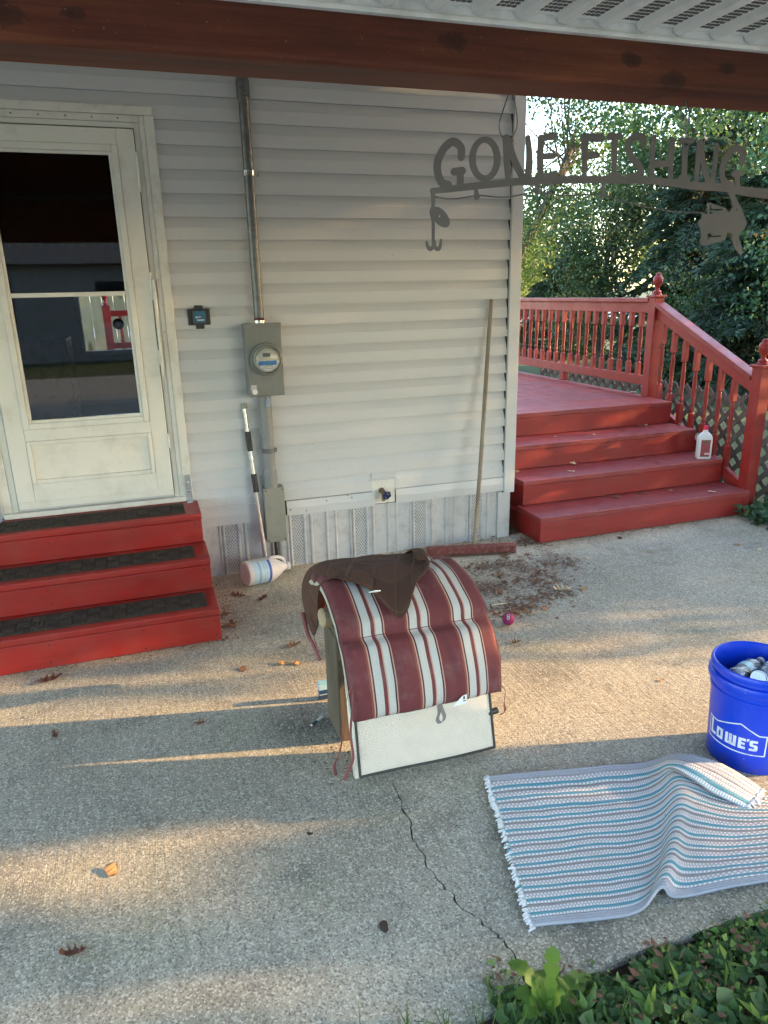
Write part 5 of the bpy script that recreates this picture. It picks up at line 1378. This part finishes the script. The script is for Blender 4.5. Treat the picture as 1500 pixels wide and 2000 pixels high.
def hemlock(label, base, H, rad, n_br, mat=M_HEM, tips=.055):
    t = thing('hemlock_tree', base, label, 'tree', 'dark evergreens behind the deck')
    b = Vector(base); B().tube([b - Vector((0, 0, .08)), b + Vector((.05, 0, H * .5)), b + Vector((0, .05, H))], [.11, .07, .01], 8).build('trunk', M_BARK, t, smooth=True)
    P = []; A = []; br = B()
    for k in range(n_br):
        h = H * min(.97, max(.02, random.random() ** 1.15)); a = random.uniform(0, 6.283); L = rad * (1 - h / H) ** .7 * random.uniform(.75, 1.15) + .12
        dr = random.uniform(.3, .85); d = Vector((math.cos(a), math.sin(a), 0)); s = Vector((-d.y, d.x, 0))
        n = int(14 + L * 46); ts = np.linspace(.08, 1, n)
        pts = []
        for q in ts:
            p = b + Vector((0, 0, h)) + d * L * q + Vector((0, 0, .25 * L * q - dr * L * q * q)); pts.append(p)
            wd = .30 * L * (1 - q) + .05
            for m_ in range(5):
                o_ = random.uniform(-1, 1); pp = p + s * wd * o_ + Vector((0, 0, -.10 * abs(o_) * wd + random.uniform(-.03, .02)))
                P.append(pp); ax = d * .8 + s * (1.0 if o_ > 0 else -1.0) * .8; A.append((ax.x, ax.y, -.45))
        br.tube(pts[::max(1, n // 5)], list(np.linspace(.014, .003, len(pts[::max(1, n // 5)]))), 5, False)
    br.build('branches', M_BARK, t)
    leaf_mesh('needles', P, .13, .034, mat, t, droop=.1, axis=np.array(A) * 1.7, spread=.55, fold=.1)
    return t
# dark evergreens behind the deck
random.seed(21)
for lab, bs, H, rd_, nb_ in (
    ('tall dark hemlock rising behind the upper deck newel post', (10.0, 7.4, -.05), 4.3, 1.9, 150),
    ('broad dark hemlock above the sloping stair railing', (11.0, 6.4, -.05), 4.3, 1.9, 150),
    ('dark hemlock standing close behind the lattice panel', (9.0, 4.9, -.05), 3.3, 1.35, 120),
    ('low dark hemlock half hidden at the end of the level railing', (10.6, 12.6, -.05), 2.5, 2.1, 110),
    ('dark hemlock behind the lower newel post', (11.6, 8.8, -.05), 4.8, 2.0, 140)):
    hemlock(lab, bs, H, rd_, nb_)
# deciduous trees
broadleaf('privet_bush', 'dark leafy bush filling the space below the hemlocks', (9.4, 6.0, -.05), (9.4, 6.0, .8), [((9.2, 6.0, 1.0), (1.0, .9, 1.1)), ((10.6, 5.6, 1.3), (1.0, .9, 1.3))], 170, 80, .07, M_DKLEAF, .05, 'deciduous trees beyond the deck', .2, 8)
broadleaf('vine_tree', 'vine covered tree hanging dark leaves above the level railing', (9.6, 9.6, -.05), (9.7, 9.6, 2.8), [((9.5, 9.7, 2.6), (1.0, 1.0, 1.3)), ((10.6, 9.5, 3.6), (1.2, 1.0, .9)), ((9.2, 9.9, 1.2), (.8, .8, 1.1))], 210, 85, .075, M_DKLEAF, .09, 'deciduous trees beyond the deck', .22, 8)
broadleaf('maple_tree', 'green maple arching over the dark evergreens beyond the sign', (13.6, 9.0, -.05), (13.2, 9.2, 3.2), [((12.6, 9.4, 5.6), (3.4, 2.2, 2.0)), ((11.6, 10.2, 6.6), (1.7, 1.8, 1.3)), ((14.5, 10, 6.5), (2.5, 2.2, 2.4))], 330, 95, .105, M_MAPLE, .2, 'deciduous trees beyond the deck')
broadleaf('maple_tree', 'fresh green tree with leaves hanging at the porch post side', (10.4, 3.1, -.05), (9.8, 3.4, 2.8), [((9.05, 3.95, 2.1), (.85, .8, 1.5)), ((9.6, 4.4, 3.7), (1.3, 1.1, 1.1)), ((9.4, 4.1, .9), (.5, .6, .8))], 150, 80, .080, M_COOL, .12, 'deciduous trees beyond the deck', .2)
broadleaf('slender_tree', 'yellow green tree with a leaning dark trunk beside the house corner', (8.0, 12.4, -.05), (10.6, 12.6, 5.0), [((8.9, 12.6, 2.9), (1.7, 1.3, .8)), ((10.4, 13.0, 3.9), (1.4, 1.2, .7)), ((9.8, 12.8, 6.5), (2.2, 1.2, .75)), ((11.2, 13.2, 5.2), (1.0, 1.0, .9))], 215, 75, .085, M_MAPLE, .10, 'deciduous trees beyond the deck', .26)
broadleaf('ash_tree', 'sunlit yellow green tree far behind the sign letters', (14.0, 19.0, -.05), (14.0, 19, 4), [((13.2, 19, 2.6), (2.4, 2, 1.6)), ((18.3, 19, 5.6), (3.0, 2, 3.0))], 170, 80, .13, M_SUNNY, .18, 'deciduous trees beyond the deck', .45)
broadleaf('ash_tree', 'pale green tree far off beside the house corner', (13.6, 24.0, -.05), (13.6, 24, 2.5), [((13.4, 24, 3.0), (2.0, 2, 2.0)), ((15.6, 25, 2.6), (1.6, 1.6, 1.6))], 130, 80, .15, M_SUNNY, .16, 'deciduous trees beyond the deck', .5)
# far row of trees beyond the road, one crown each
for k in range(13):
    x = 12 + k * 5.2 + random.uniform(-1, 1); y = 52 + random.uniform(-3, 5); h = random.uniform(4.5, 7.5)
    broadleaf('roadside_tree', 'far roadside tree beyond the grey road', (x, y, -.05), (x, y, h * .35), [((x, y, h * .62), (2.9, 2.2, h * .40))], 46, 60, .34, M_MAPLE if k % 3 else M_SUNNY, .2, 'far trees beyond the road', .8, 3)
# unseen bushes right of the patio, shaped to pass low sun through one gap
def row_leaves(y0, y1, z0, z1, x0, x1, n, edge0, edge1, clump=.33):
    """leaf positions in a hedge block, thinning out towards soft ends"""
    P = []
    nc = n // 55
    C = np.stack([RNG.uniform(x0, x1, nc), RNG.uniform(y0, y1, nc), RNG.uniform(z0, z1, nc)], 1)
    P = np.repeat(C, 55, 0) + RNG.normal(size=(nc * 55, 3)) * clump
    q = np.ones(len(P))
    if edge1: q = np.minimum(q, np.clip((y1 - P[:, 1]) / edge1, 0, 1))
    if edge0: q = np.minimum(q, np.clip((P[:, 1] - y0) / edge0, 0, 1))
    return P[RNG.uniform(size=len(P)) < q]
HX = 11.0
def hedge_tree(label, y0, y1, n, e0, e1, H=5.0, z0=.1, dx=1.5):
    yc = (y0 + y1) / 2
    t = thing('sun_gap_bush', (HX + .7, yc, -.05), label, 'bush', 'unseen bushes that shape the sun gap')
    lb = B()
    for k in range(9):
        q = Vector((HX + .7 + random.uniform(-.6, .6), random.uniform(y0 + .3, y1 - .3), H * random.uniform(.6, .95))); b_ = Vector((HX + .7 + random.uniform(-.15, .15), yc + random.uniform(-.2, .2), -.08))
        lb.tube([b_, b_.lerp(q, .5) + Vector((random.uniform(-.1, .1), random.uniform(-.15, .15), .1)), q], [.035, .022, .006], 7)
    lb.build('stems', M_BARK, t, smooth=True)
    leaf_mesh('foliage', row_leaves(y0, y1, z0, H, HX + .75 - dx / 2, HX + .75 + dx / 2, n, e0, e1), .11, .075, M_MAPLE, t)
    return t
def YS(s): return (s - .2164 * (HX + .7)) / .9763
hedge_tree('unseen leafy bush shading the deck side of the sun gap', YS(-1.30), YS(.55), 16000, .55, 0)
hedge_tree('unseen leafy bush blocking the sun beyond the gap towards the road', YS(.35), YS(4.5), 24000, 0, 0)
hb_ = hedge_tree('unseen leafy bush shading the foreground on the porch side of the gap', YS(-8.5), YS(-2.41), 60000, 0, .12, 5.5, dx=.8)
# unseen branch and leaves added in the gap to shade cushion front and rug
C_ = np.stack([RNG.uniform(HX + .2, HX + .9, 46), RNG.uniform(YS(-2.01), YS(-1.94), 46), RNG.uniform(2.44, 3.7, 46)], 1)
C2_ = np.stack([RNG.uniform(HX + .3, HX + .8, 30), RNG.uniform(YS(-2.48), YS(-2.16), 30), RNG.uniform(2.38, 2.54, 30)], 1)
C_ = np.concatenate([C_, C2_])
leaf_mesh('shade_branch_leaves', np.repeat(C_, 110, 0) + RNG.normal(size=(76 * 110, 3)) * np.array([.12, .022, .04]), .05, .04, M_MAPLE, hb_)
B().tube([(HX + .7, YS(-2.6), 2.6), (HX + .6, YS(-2.2), 2.9), (HX + .5, YS(-1.8), 3.2)], [.02, .014, .006], 6).build('shade_branch', M_BARK, hb_, smooth=True)
# ================================================================== FALLEN LEAVES
def leaf_brown(name, c): return plain(name, c, .75, var=.35, scale=60, bump=.4, bscale=200)
LM = {'red': leaf_brown('leaf_red_brown', (.105, .035, .020)), 'tan': leaf_brown('leaf_tan', (.36, .20, .085)), 'pale': leaf_brown('leaf_pale', (.50, .40, .26)), 'dark': leaf_brown('leaf_dark', (.045, .028, .020)), 'brown': leaf_brown('leaf_brown', (.17, .085, .042))}
def oak_outline():
    half = [(0, 0), (.06, .03), (.10, .16), (.24, .22), (.12, .28), (.14, .38), (.36, .52), (.15, .50), (.13, .58), (.30, .76), (.11, .70), (.08, .80), (.12, .93), (0, 1.0)]
    return half + [(-x, y) for x, y in half[-2:0:-1]]
def small_outline():
    return [(.30 * math.sin(t_) * (1 - .25 * math.cos(t_)), .5 - .5 * math.cos(t_)) for t_ in np.linspace(0, 2 * math.pi, 15)[:-1]]
def leaf_data(kind, curl, seed):
    rs = random.Random(seed); ol = oak_outline() if kind == 'oak' else small_outline()
    ol = [(x * rs.uniform(.85, 1.15) + rs.uniform(-.015, .015), y + rs.uniform(-.015, .015)) for x, y in ol]
    tw = rs.uniform(-.5, .5)
    def f(p, d):
        x, y = p; z = curl * (x * x * 2.2 + (y - .5) ** 2 * .9) + tw * x * (y - .5) * .5 * curl + .03 * math.sin(9 * x + 7 * y)
        return Vector((x, y - .5, z + .03 - d))
    b = B(); b.plate([ol], f, .012)
    if kind == 'oak': b.tube([f((0, .02), 0), Vector((.02, -.72, .04))], [.012, .006], 5)
    me = bpy.data.meshes.new('dry_leaf'); me.from_pydata([tuple(v) for v in b.v], [], b.f)
    lo = min(v.co.z for v in me.vertices)
    for v in me.vertices: v.co.z -= lo
    me.update(); return me
LD = {}
def leaf(u, v, size, mat, kind='small', z=0.0, rot=None, curl=.6, label='', group=None, k=0):
    key = (kind, round(curl, 1), k, mat)
    if key not in LD: LD[key] = leaf_data(kind, curl, hash(key[:3]) % 1000 if False else int(curl * 10) * 7 + k * 31 + (3 if kind == 'oak' else 0)); LD[key].materials.append(LM[mat])
    o = bpy.data.objects.new('dry_leaf', LD[key]); COL.objects.link(o)
    p = on_z(u, v, z); o.location = (p.x, p.y, z + .0012); o.scale = (size,) * 3; o.rotation_euler = (random.uniform(-.08, .08) * 0, 0, rot if rot is not None else random.uniform(0, 6.28))
    tag(o, label, 'leaf', group); return o
random.seed(5)
leaf(97, 1328, .115, 'red', 'oak', rot=-1.25, curl=.4, label='large red brown oak leaf in front of the lowest entry step')
leaf(108, 1437, .055, 'red', 'oak', rot=.3, curl=.7, k=1, label='small red brown oak leaf in the shade left of the crate shadow')
leaf(393, 1413, .055, 'brown', 'oak', rot=-1.4, curl=.8, k=2, label='curled brown oak leaf lying in the crate shadow')
leaf(218, 1703, .055, 'tan', 'small', curl=1.6, rot=.4, label='curled orange tan leaf on the bare foreground concrete')
leaf(143, 1862, .068, 'red', 'oak', curl=.9, rot=1.4, k=2, label='rust brown leaf on the bare foreground concrete')
leaf(475, 1308, .05, 'brown', 'small', curl=1.0, k=1, label='crumpled brown leaf between entry steps and crate')
leaf(552, 1297, .055, 'tan', 'small', curl=1.0, rot=1.3, k=3, label='tan curled leaf left of the crate beside its twin', group='tan leaves left of the crate')
leaf(580, 1297, .05, 'tan', 'small', curl=1.2, rot=1.0, k=2, label='tan curled leaf left of the crate beside its twin', group='tan leaves left of the crate')
for (u, v, s_, m_) in ((466, 1164, .10, 'red'), (512, 1170, .085, 'red'), (455, 1222, .10, 'brown'), (438, 1200, .07, 'brown'), (572, 1261, .085, 'brown')):
    leaf(u, v, s_, m_, 'oak', curl=.5, k=random.randint(0, 3), label='brown oak leaf lying between jug and entry steps', group='oak leaves near the jug')
leaf(605, 1630, .022, 'dark', 'small', curl=1.4, label='tiny black leaf scrap in the foreground sun stripe')
leaf(750, 1812, .04, 'dark', 'small', curl=.4, k=2, label='flat dark leaf stain left of the crack')
leaf(1006, 1256, .055, 'brown', 'oak', curl=1.2, k=1, label='curled brown leaf just below the magenta ball')
leaf(1098, 1152, .105, 'pale', 'oak', rot=1.2, curl=.7, k=2, label='large pale oak leaf on the leaf litter')
for (u, v, s_, m_) in ((1063, 1189, .05, 'tan'), (976, 1126, .08, 'brown'), (985, 1086, .09, 'brown'), (912, 1110, .07, 'brown'), (1030, 1085, .06, 'brown'), (1140, 1150, .05, 'tan'), (975, 1160, .07, 'brown'), (1005, 1042, .09, 'brown'), (960, 1050, .07, 'brown'), (1050, 1120, .06, 'red')):
    leaf(u, v, s_, m_, 'oak' if s_ > .055 else 'small', curl=random.choice((.5, .8, 1.1)), k=random.randint(0, 3), label='dry brown leaf in the litter between broom head and deck steps', group='leaves in the litter')
for (u, v, s_, m_) in ((1440, 1064, .045, 'tan'), (1484, 1074, .045, 'pale'), (1148, 1091, .045, 'pale'), (1265, 1079, .04, 'tan'), (1210, 1052, .05, 'red'), (1080, 1068, .05, 'pale'), (1280, 1203, .03, 'pale'), (1290, 1329, .03, 'tan'), (1120, 1185, .03, 'brown')):
    leaf(u, v, s_, m_, 'small', curl=random.choice((.6, 1.1)), k=random.randint(0, 3), label='small dry leaf on the concrete below the deck steps', group='leaves below the deck')
for (u, v, s_, m_, z) in ((1120, 906, .055, 'tan', .536), (1116, 921, .04, 'pale', .536), (1085, 853, .03, 'pale', .715), (1145, 842, .05, 'brown', .536), (1160, 849, .035, 'pale', .536), (1190, 836, .04, 'brown', .536), (1205, 834, .05, 'tan', .536), (1250, 833, .06, 'brown', .536), (1262, 831, .05, 'tan', .536)):
    leaf(u, v, s_, m_, 'small', z=.536 if z < .6 else .536, curl=random.choice((.6, 1.1)), k=random.randint(0, 3), label='small dry leaf on the third red deck step', group='leaves on the third deck step')
for (u, v, s_, m_) in ((1117, 907, .06, 'tan'), (1114, 921, .045, 'pale'), (1212, 897, .045, 'brown'), (1282, 904, .05, 'red'), (1010, 922, .06, 'tan')):
    leaf(u, v, s_, m_, 'small', z=.357, curl=random.choice((.6, 1.1)), k=random.randint(0, 3), label='small dry leaf on the second red deck step', group='leaves on the second deck step')
for (u, v, s_, m_) in ((1178, 969, .03, 'pale'), (1250, 964, .06, 'brown'), (1390, 961, .065, 'pale'), (1205, 971, .07, 'brown'), (1310, 958, .03, 'pale')):
    leaf(u, v, s_, m_, 'small', z=.180, curl=random.choice((.6, 1.1)), k=random.randint(0, 3), label='small dry leaf on the lowest red deck step', group='leaves on the lowest deck step')
leaf(1236, 767, .07, 'pale', 'small', z=.715, curl=1.0, label='pale curled leaf beside the upper deck newel post')
EDG = sorted([(on_z(u, v, .015).x, on_z(u, v, .015).y) for u, v in ((1008, 1893), (1095, 1899), (1155, 1904), (1227, 1893), (1270, 1868), (1336, 1840), (1402, 1820), (1462, 1786), (1520, 1772))])
def edge_y(x): return float(np.interp(x, [e[0] for e in EDG], [e[1] for e in EDG])) + .015 * math.sin(x * 31) + .010 * math.sin(x * 57 + 1)
def edge_y_old(x): return -3.03 + .05 * math.sin(x * 5) + .035 * math.sin(x * 13 + 1) + (-.02 if x < .95 else .015)
# leaf litter, needles and grit: too fine to count
def litter(name, label, pts_fn, n, mats, smin, smax, cat='litter', z=0.002):
    V = []; F = []; 
    for _ in range(n):
        x, y = pts_fn(); a = random.uniform(0, 6.28); L = random.uniform(smin, smax); w_ = L * random.choice((.08, .1, .5, .7)); zz = z + random.uniform(0, .004)
        d = Vector((math.cos(a), math.sin(a), 0)); s_ = Vector((-d.y, d.x, 0)); c = Vector((x, y, zz)); up_ = Vector((0, 0, random.uniform(0, .35) * L)); n_ = len(V)
        V += [c - d * L / 2, c + s_ * w_ / 2 + up_ * .3, c + d * L / 2 + up_, c - s_ * w_ / 2]; F.append((n_, n_ + 1, n_ + 2, n_ + 3))
    o = mesh_obj(name, V, F, mats); tag(o, label, cat, kind='stuff'); return o
M_LIT = plain('litter_brown', (.15, .072, .042), .9, var=.6, scale=45)
blobs = [on_z(u, v) for u, v in ((940, 1110), (1000, 1100), (1050, 1120), (1085, 1160), (1040, 1175), (990, 1190), (1100, 1100), (950, 1150), (1030, 1060), (1010, 1140), (1070, 1140), (1010, 1195))]
def in_blob():
    b_ = random.choice(blobs); return b_.x + random.gauss(0, .075), b_.y + random.gauss(0, .06)
litter('weed_litter', 'dead brown leaf scraps among the weeds at the concrete edge', lambda: ((lambda x: (x, edge_y(x) - abs(random.gauss(0, .14)) + .02))(random.uniform(.65, 2.2))), 320, M_LIT, .008, .035, z=.03)
litter('leaf_litter', 'thin brown drift of needles and leaf crumbs beside the deck steps', in_blob, 2600, M_LIT, .006, .032)
def along_edges():
    k = random.random()
    if k < .4: x = random.uniform(1.4, 2.35); return x, random.uniform(-.13, -.01) if x < 2.2 else random.uniform(-.2, .0)
    if k < .65: return random.uniform(2.4, 4.0), random.uniform(-.30, -.238)
    if k < .85: return random.uniform(.225, .30), random.uniform(-.9, -.05)
    return random.uniform(-.9, .25), random.uniform(-.93, -.884)
litter('edge_litter', 'crumbs and needles along the foot of steps and wall', along_edges, 900, M_LIT, .005, .022)
litter('patio_grit', 'scattered dark crumbs over the concrete', lambda: (random.uniform(-.8, 3.2), random.uniform(-2.95, -.3)), 420, plain('grit', (.07, .055, .04), .9), .003, .009)
litter('crate_crumbs', 'bark crumbs at the foot of the wooden crate', lambda: (random.gauss(.50, .06), random.gauss(-1.85, .13)), 260, plain('bark_crumbs', (.05, .038, .028), .9), .004, .014)
# ================================================================== WEEDS AT THE PATIO EDGE
def round_leaves(name, P, N, S, mat, parent=None, kind=None, sides=8, cup=.25):
    n = len(P); V = np.empty((n, sides + 1, 3)); P = np.asarray(P, float); N = np.asarray(N, float); N /= np.linalg.norm(N, axis=1, keepdims=True)
    r = RNG.normal(size=(n, 3)); a = np.cross(N, r); a /= np.linalg.norm(a, axis=1, keepdims=True); b = np.cross(N, a); S = np.asarray(S).reshape(-1, 1)
    V[:, 0] = P - N * S * cup * .5
    for k in range(sides):
        t_ = 2 * math.pi * k / sides; rr = (1 + (.14 if k % 2 else -.06)) * (0.45 if k == 0 else 1)
        V[:, k + 1] = P + (a * math.cos(t_) + b * math.sin(t_)) * S * rr + N * S * cup * (.5 if k % 2 else .25)
    me = bpy.data.meshes.new(name); me.vertices.add(n * (sides + 1)); me.vertices.foreach_set('co', V.reshape(-1))
    i = (np.arange(n) * (sides + 1))[:, None]; tri = []
    for k in range(sides): tri.append(np.concatenate([i, i + 1 + k, i + 1 + (k + 1) % sides], 1))
    F = np.stack(tri, 1).reshape(-1); nt = n * sides
    me.loops.add(nt * 3); me.loops.foreach_set('vertex_index', F); me.polygons.add(nt); me.polygons.foreach_set('loop_start', np.arange(nt) * 3); me.polygons.foreach_set('loop_total', np.full(nt, 3)); me.update(calc_edges=True)
    at = me.attributes.new('hue', 'FLOAT', 'FACE'); at.data.foreach_set('value', np.repeat(np.clip(RNG.beta(2, 2.4, n), 0, 1), sides)); me.materials.append(mat)
    me.polygons.foreach_set('use_smooth', [True] * nt)
    o = bpy.data.objects.new(name, me); COL.objects.link(o)
    if kind: o['kind'] = kind
    return adopt(o, parent)
M_IVY = leaf_mat('ground_ivy_leaf', (.045, .11, .038), (.085, .17, .055), (.17, .23, .07), .4)
M_GRASS = leaf_mat('weed_green', (.040, .085, .016), (.075, .14, .022), (.13, .19, .03), .45)
P = []; N = []; S = []
while len(P) < 3600:
    x = RNG.uniform(.62, 2.6); y = edge_y(x) - abs(RNG.normal()) * .28 + .02
    if y < -3.75: continue
    dn = math.exp(-((x - 1.25) / .09) ** 2) * .6 if y < -3.15 else 0
    if RNG.uniform() < dn: continue
    inside = edge_y(x) - y; h = min(.055, .005 + max(0, inside) * .2) * RNG.uniform(.25, 1.05) + .008
    P.append((x, y, h - .02)); N.append(RNG.normal(size=3) * .45 + np.array((0, -.15, 1))); S.append(RNG.choice((.007, .011, .015, .022)) * RNG.uniform(.8, 1.2))
iv = round_leaves('ground_ivy', P, N, S, M_IVY, kind='stuff'); tag(iv, 'mat of round green ground ivy leaves along the concrete edge', 'weeds')
P = []; N = []; S = []
while len(P) < 420:
    x = RNG.uniform(3.95, 4.75); y = RNG.uniform(-.75, -.16)
    if x < 4.16 and y > -.30 + (4.2 - x) * .3: continue
    if (x - 4.25) ** 2 / .09 + (y + .42) ** 2 / .05 > RNG.uniform(.5, 1.6): continue
    P.append((x, y, RNG.uniform(.0, .10))); N.append(RNG.normal(size=3) * .5 + np.array((-.2, -.3, 1))); S.append(RNG.uniform(.016, .034))
iv2 = round_leaves('creeping_weed', P, N, S, M_COOL, kind='stuff'); tag(iv2, 'clump of round weed leaves at the foot of the lower newel post', 'weeds')
Pq = []
while len(Pq) < 900:
    x = RNG.uniform(.62, 2.4); y = edge_y(x) - abs(RNG.normal()) * .25
    if y > -3.75: Pq.append((x, y, RNG.uniform(0, .05)))
cl_ = leaf_mesh('clover', Pq, .022, .016, leaf_mat('clover_leaf', (.06, .14, .03), (.11, .20, .045), (.20, .26, .07), .4), droop=-1.2, spread=.8, kind='stuff'); tag(cl_, 'small pale clover leaves mixed into the weeds at the concrete edge', 'weeds')
Pq = []
while len(Pq) < 34:
    x = RNG.uniform(.7, 2.2); y = edge_y(x) - .04 - abs(RNG.normal()) * .22
    if y > -3.7: Pq.append((x, y, RNG.uniform(.01, .04)))
pl_ = leaf_mesh('plantain', np.repeat(Pq, 4, 0), .055, .018, leaf_mat('plantain_leaf', (.07, .14, .03), (.12, .20, .04), (.19, .24, .06), .4), droop=-.9, spread=.7, kind='stuff'); tag(pl_, 'long upright weed leaves scattered through the ground ivy', 'weeds')
def blade_mesh(name, bases, hmin, hmax, w0, mat, kind='stuff', lean=.5):
    V = []; F = []; H = []
    for (x, y, z) in bases:
        a = random.uniform(0, 6.28); h = random.uniform(hmin, hmax); d = Vector((math.cos(a), math.sin(a), 0)); s_ = Vector((-d.y, d.x, 0)); n_ = len(V); l_ = random.uniform(.1, lean) * h
        for q in (0, .4, .75, 1): 
            c = Vector((x, y, z)) + d * l_ * q * q + Vector((0, 0, h * (q - .15 * q * q))); w_ = w0 * (1 - q * .92)
            V += [c - s_ * w_, c + s_ * w_]
        for q in range(3): F.append((n_ + 2 * q, n_ + 2 * q + 1, n_ + 2 * q + 3, n_ + 2 * q + 2)); H.append(random.random())
    o = mesh_obj(name, V, F, mat); at = o.data.attributes.new('hue', 'FLOAT', 'FACE'); at.data.foreach_set('value', H)
    if kind: o['kind'] = kind
    return o
bs = []
for _ in range(4200):
    x = random.uniform(-1.2, 3.4); y = edge_y(x) - .03 - abs(random.gauss(0, .38))
    if x < .55 and y > -3.06: y -= .05
    bs.append((x, y, -.03))
gr = blade_mesh('grass_blades', bs, .04, .13, .0022, M_GRASS); tag(gr, 'short grass growing among the weeds at the concrete edge', 'grass')
for (u, v, hh, nb_) in ((718, 1998, .055, 3), (790, 1992, .05, 4), (862, 1994, .06, 6)):
    q = on_z(u, v); gb = blade_mesh('grass_tuft', [(q.x + random.gauss(0, .012), q.y - .035 + random.gauss(0, .008), -.01) for _ in range(nb_ * 3)], hh * .6, hh * 1.4, .003, M_GRASS, None, 1.3); tag(gb, 'small grass tuft poking over the concrete edge left of the dandelion', 'grass', 'grass tufts left of the dandelion')
# dandelion rosette: long toothed leaves
dq = on_z(1072, 1988); dq.z = -.02
DN = thing('dandelion', dq, 'dandelion rosette with long toothed light green leaves at the crack end', 'weed')
M_DAN = leaf_mat('dandelion_leaf', (.070, .14, .022), (.10, .19, .03), (.14, .23, .04), .45)
def toothed(tip, lift, w_):
    a = Vector(dq); b_ = Vector(tip); mid = a.lerp(b_, .5) + Vector((0, 0, lift)); Q = spline([tuple(a), tuple(mid), tuple(b_)], 9); n_ = len(Q); sd0 = (b_ - a).cross(Vector((0, 0, 1))); sd0 = sd0.normalized() if sd0.length > .01 else Vector((1, 0, 0))
    rows = []
    for i, q in enumerate(Q):
        t_ = i / (n_ - 1); env = w_ * (.22 + .95 * math.sin(min(1, t_ * 1.05) * math.pi * .80) ** 1.3) * (1 if t_ < .93 else .45); tooth = (1.0, .55, .8)[i % 3]; tooth = tooth if t_ < .72 else max(.82, tooth)
        rows.append([Vector(q) - sd0 * env * tooth + Vector((0, 0, env * .3)), Vector(q), Vector(q) + sd0 * env * tooth + Vector((0, 0, env * .3))])
    o = B().grid(rows).build('leaf', M_DAN, DN, smooth=True); at = o.data.attributes.new('hue', 'FLOAT', 'FACE'); at.data.foreach_set('value', [random.uniform(.2, .9)] * len(o.data.polygons))
for (u, v, yy, lift, w_) in ((1080, 1848, -3.08, .05, .018), (992, 1880, -3.02, .05, .020), (1050, 1895, -3.04, .05, .022), (1155, 1905, -3.05, .05, .020), (1003, 1940, -3.06, .03, .020), (1110, 1925, -3.10, .05, .02), (1020, 1985, -3.10, .03, .020), (1140, 1975, -3.12, .03, .018)):
    toothed(on_y(u, v, yy), lift, w_)
# ================================================================== WHAT THE DOOR GLASS SHOWS
FB = thing('board_fence', (-.5, 6.5, 0), 'pale board fence seen through the back window of the house', 'fence')
mfb = wood('fence_boards', (.30, .27, .14), (.44, .40, .22), 2, .8, 14, .12, .4, knots=5)
for k in range(26): B().box(-2.6 + k * .145, -2.6 + k * .145 + .138, 6.50, 6.522, -.04, 1.72 + random.uniform(-.01, .01)).build('fence_board', mfb, FB)
BR = thing('back_railing', (-.4, 5.6, 0), 'pink red railing post seen through the back window of the house', 'railing')
po = B().box(-.40, -.31, 5.60, 5.69, -.04, 1.55).build('post', M_DRED, BR); finial(-.355, 5.645, 1.55, po)
B().box(-.31, 1.2, 5.625, 5.665, 1.42, 1.49).build('rail', M_DRED, BR); B().box(-.31, 1.2, 5.625, 5.665, 1.03, 1.10).build('rail', M_DRED, BR)
for k in range(4): B().box(-.22 + k * .13, -.185 + k * .13, 5.63, 5.66, 1.1005, 1.4195).build('baluster', M_DRED, BR)
NH = thing('neighbour_house', (-4, -20, 0), 'pale neighbouring house with dark roof behind the photographer', 'house')
B().box(-13, 3.5, -24, -18, -.05, 2.6).build('wall', plain('pale_siding', (.2, .2, .2), .6), NH)
B().add([(-13.5, -17.6, 2.55), (4, -17.6, 2.55), (4, -21, 4.3), (-13.5, -21, 4.3), (-13.5, -24.4, 2.55), (4, -24.4, 2.55)], [(0, 1, 2, 3), (3, 2, 5, 4), (0, 3, 4), (1, 5, 2)]).build('roof', shing, NH, fix=False)
for x in (-8, -4.2, -1): B().box(x, x + 1.1, -18.02, -17.99, 1.0, 2.1).build('window', plain('dark_pane', (.02, .022, .025), .1, bump=0), NH)
for k in range(5):
    x = -15 + k * 5.2; broadleaf('garden_tree', 'leafy garden tree rising behind the pale neighbouring house', (x, -29, -.05), (x, -29, 3), [((x, -29, 5.6), (3.2, 2.4, 3.4))], 70, 60, .32, M_MAPLE, .2, 'trees behind the neighbouring house', .8, 4)
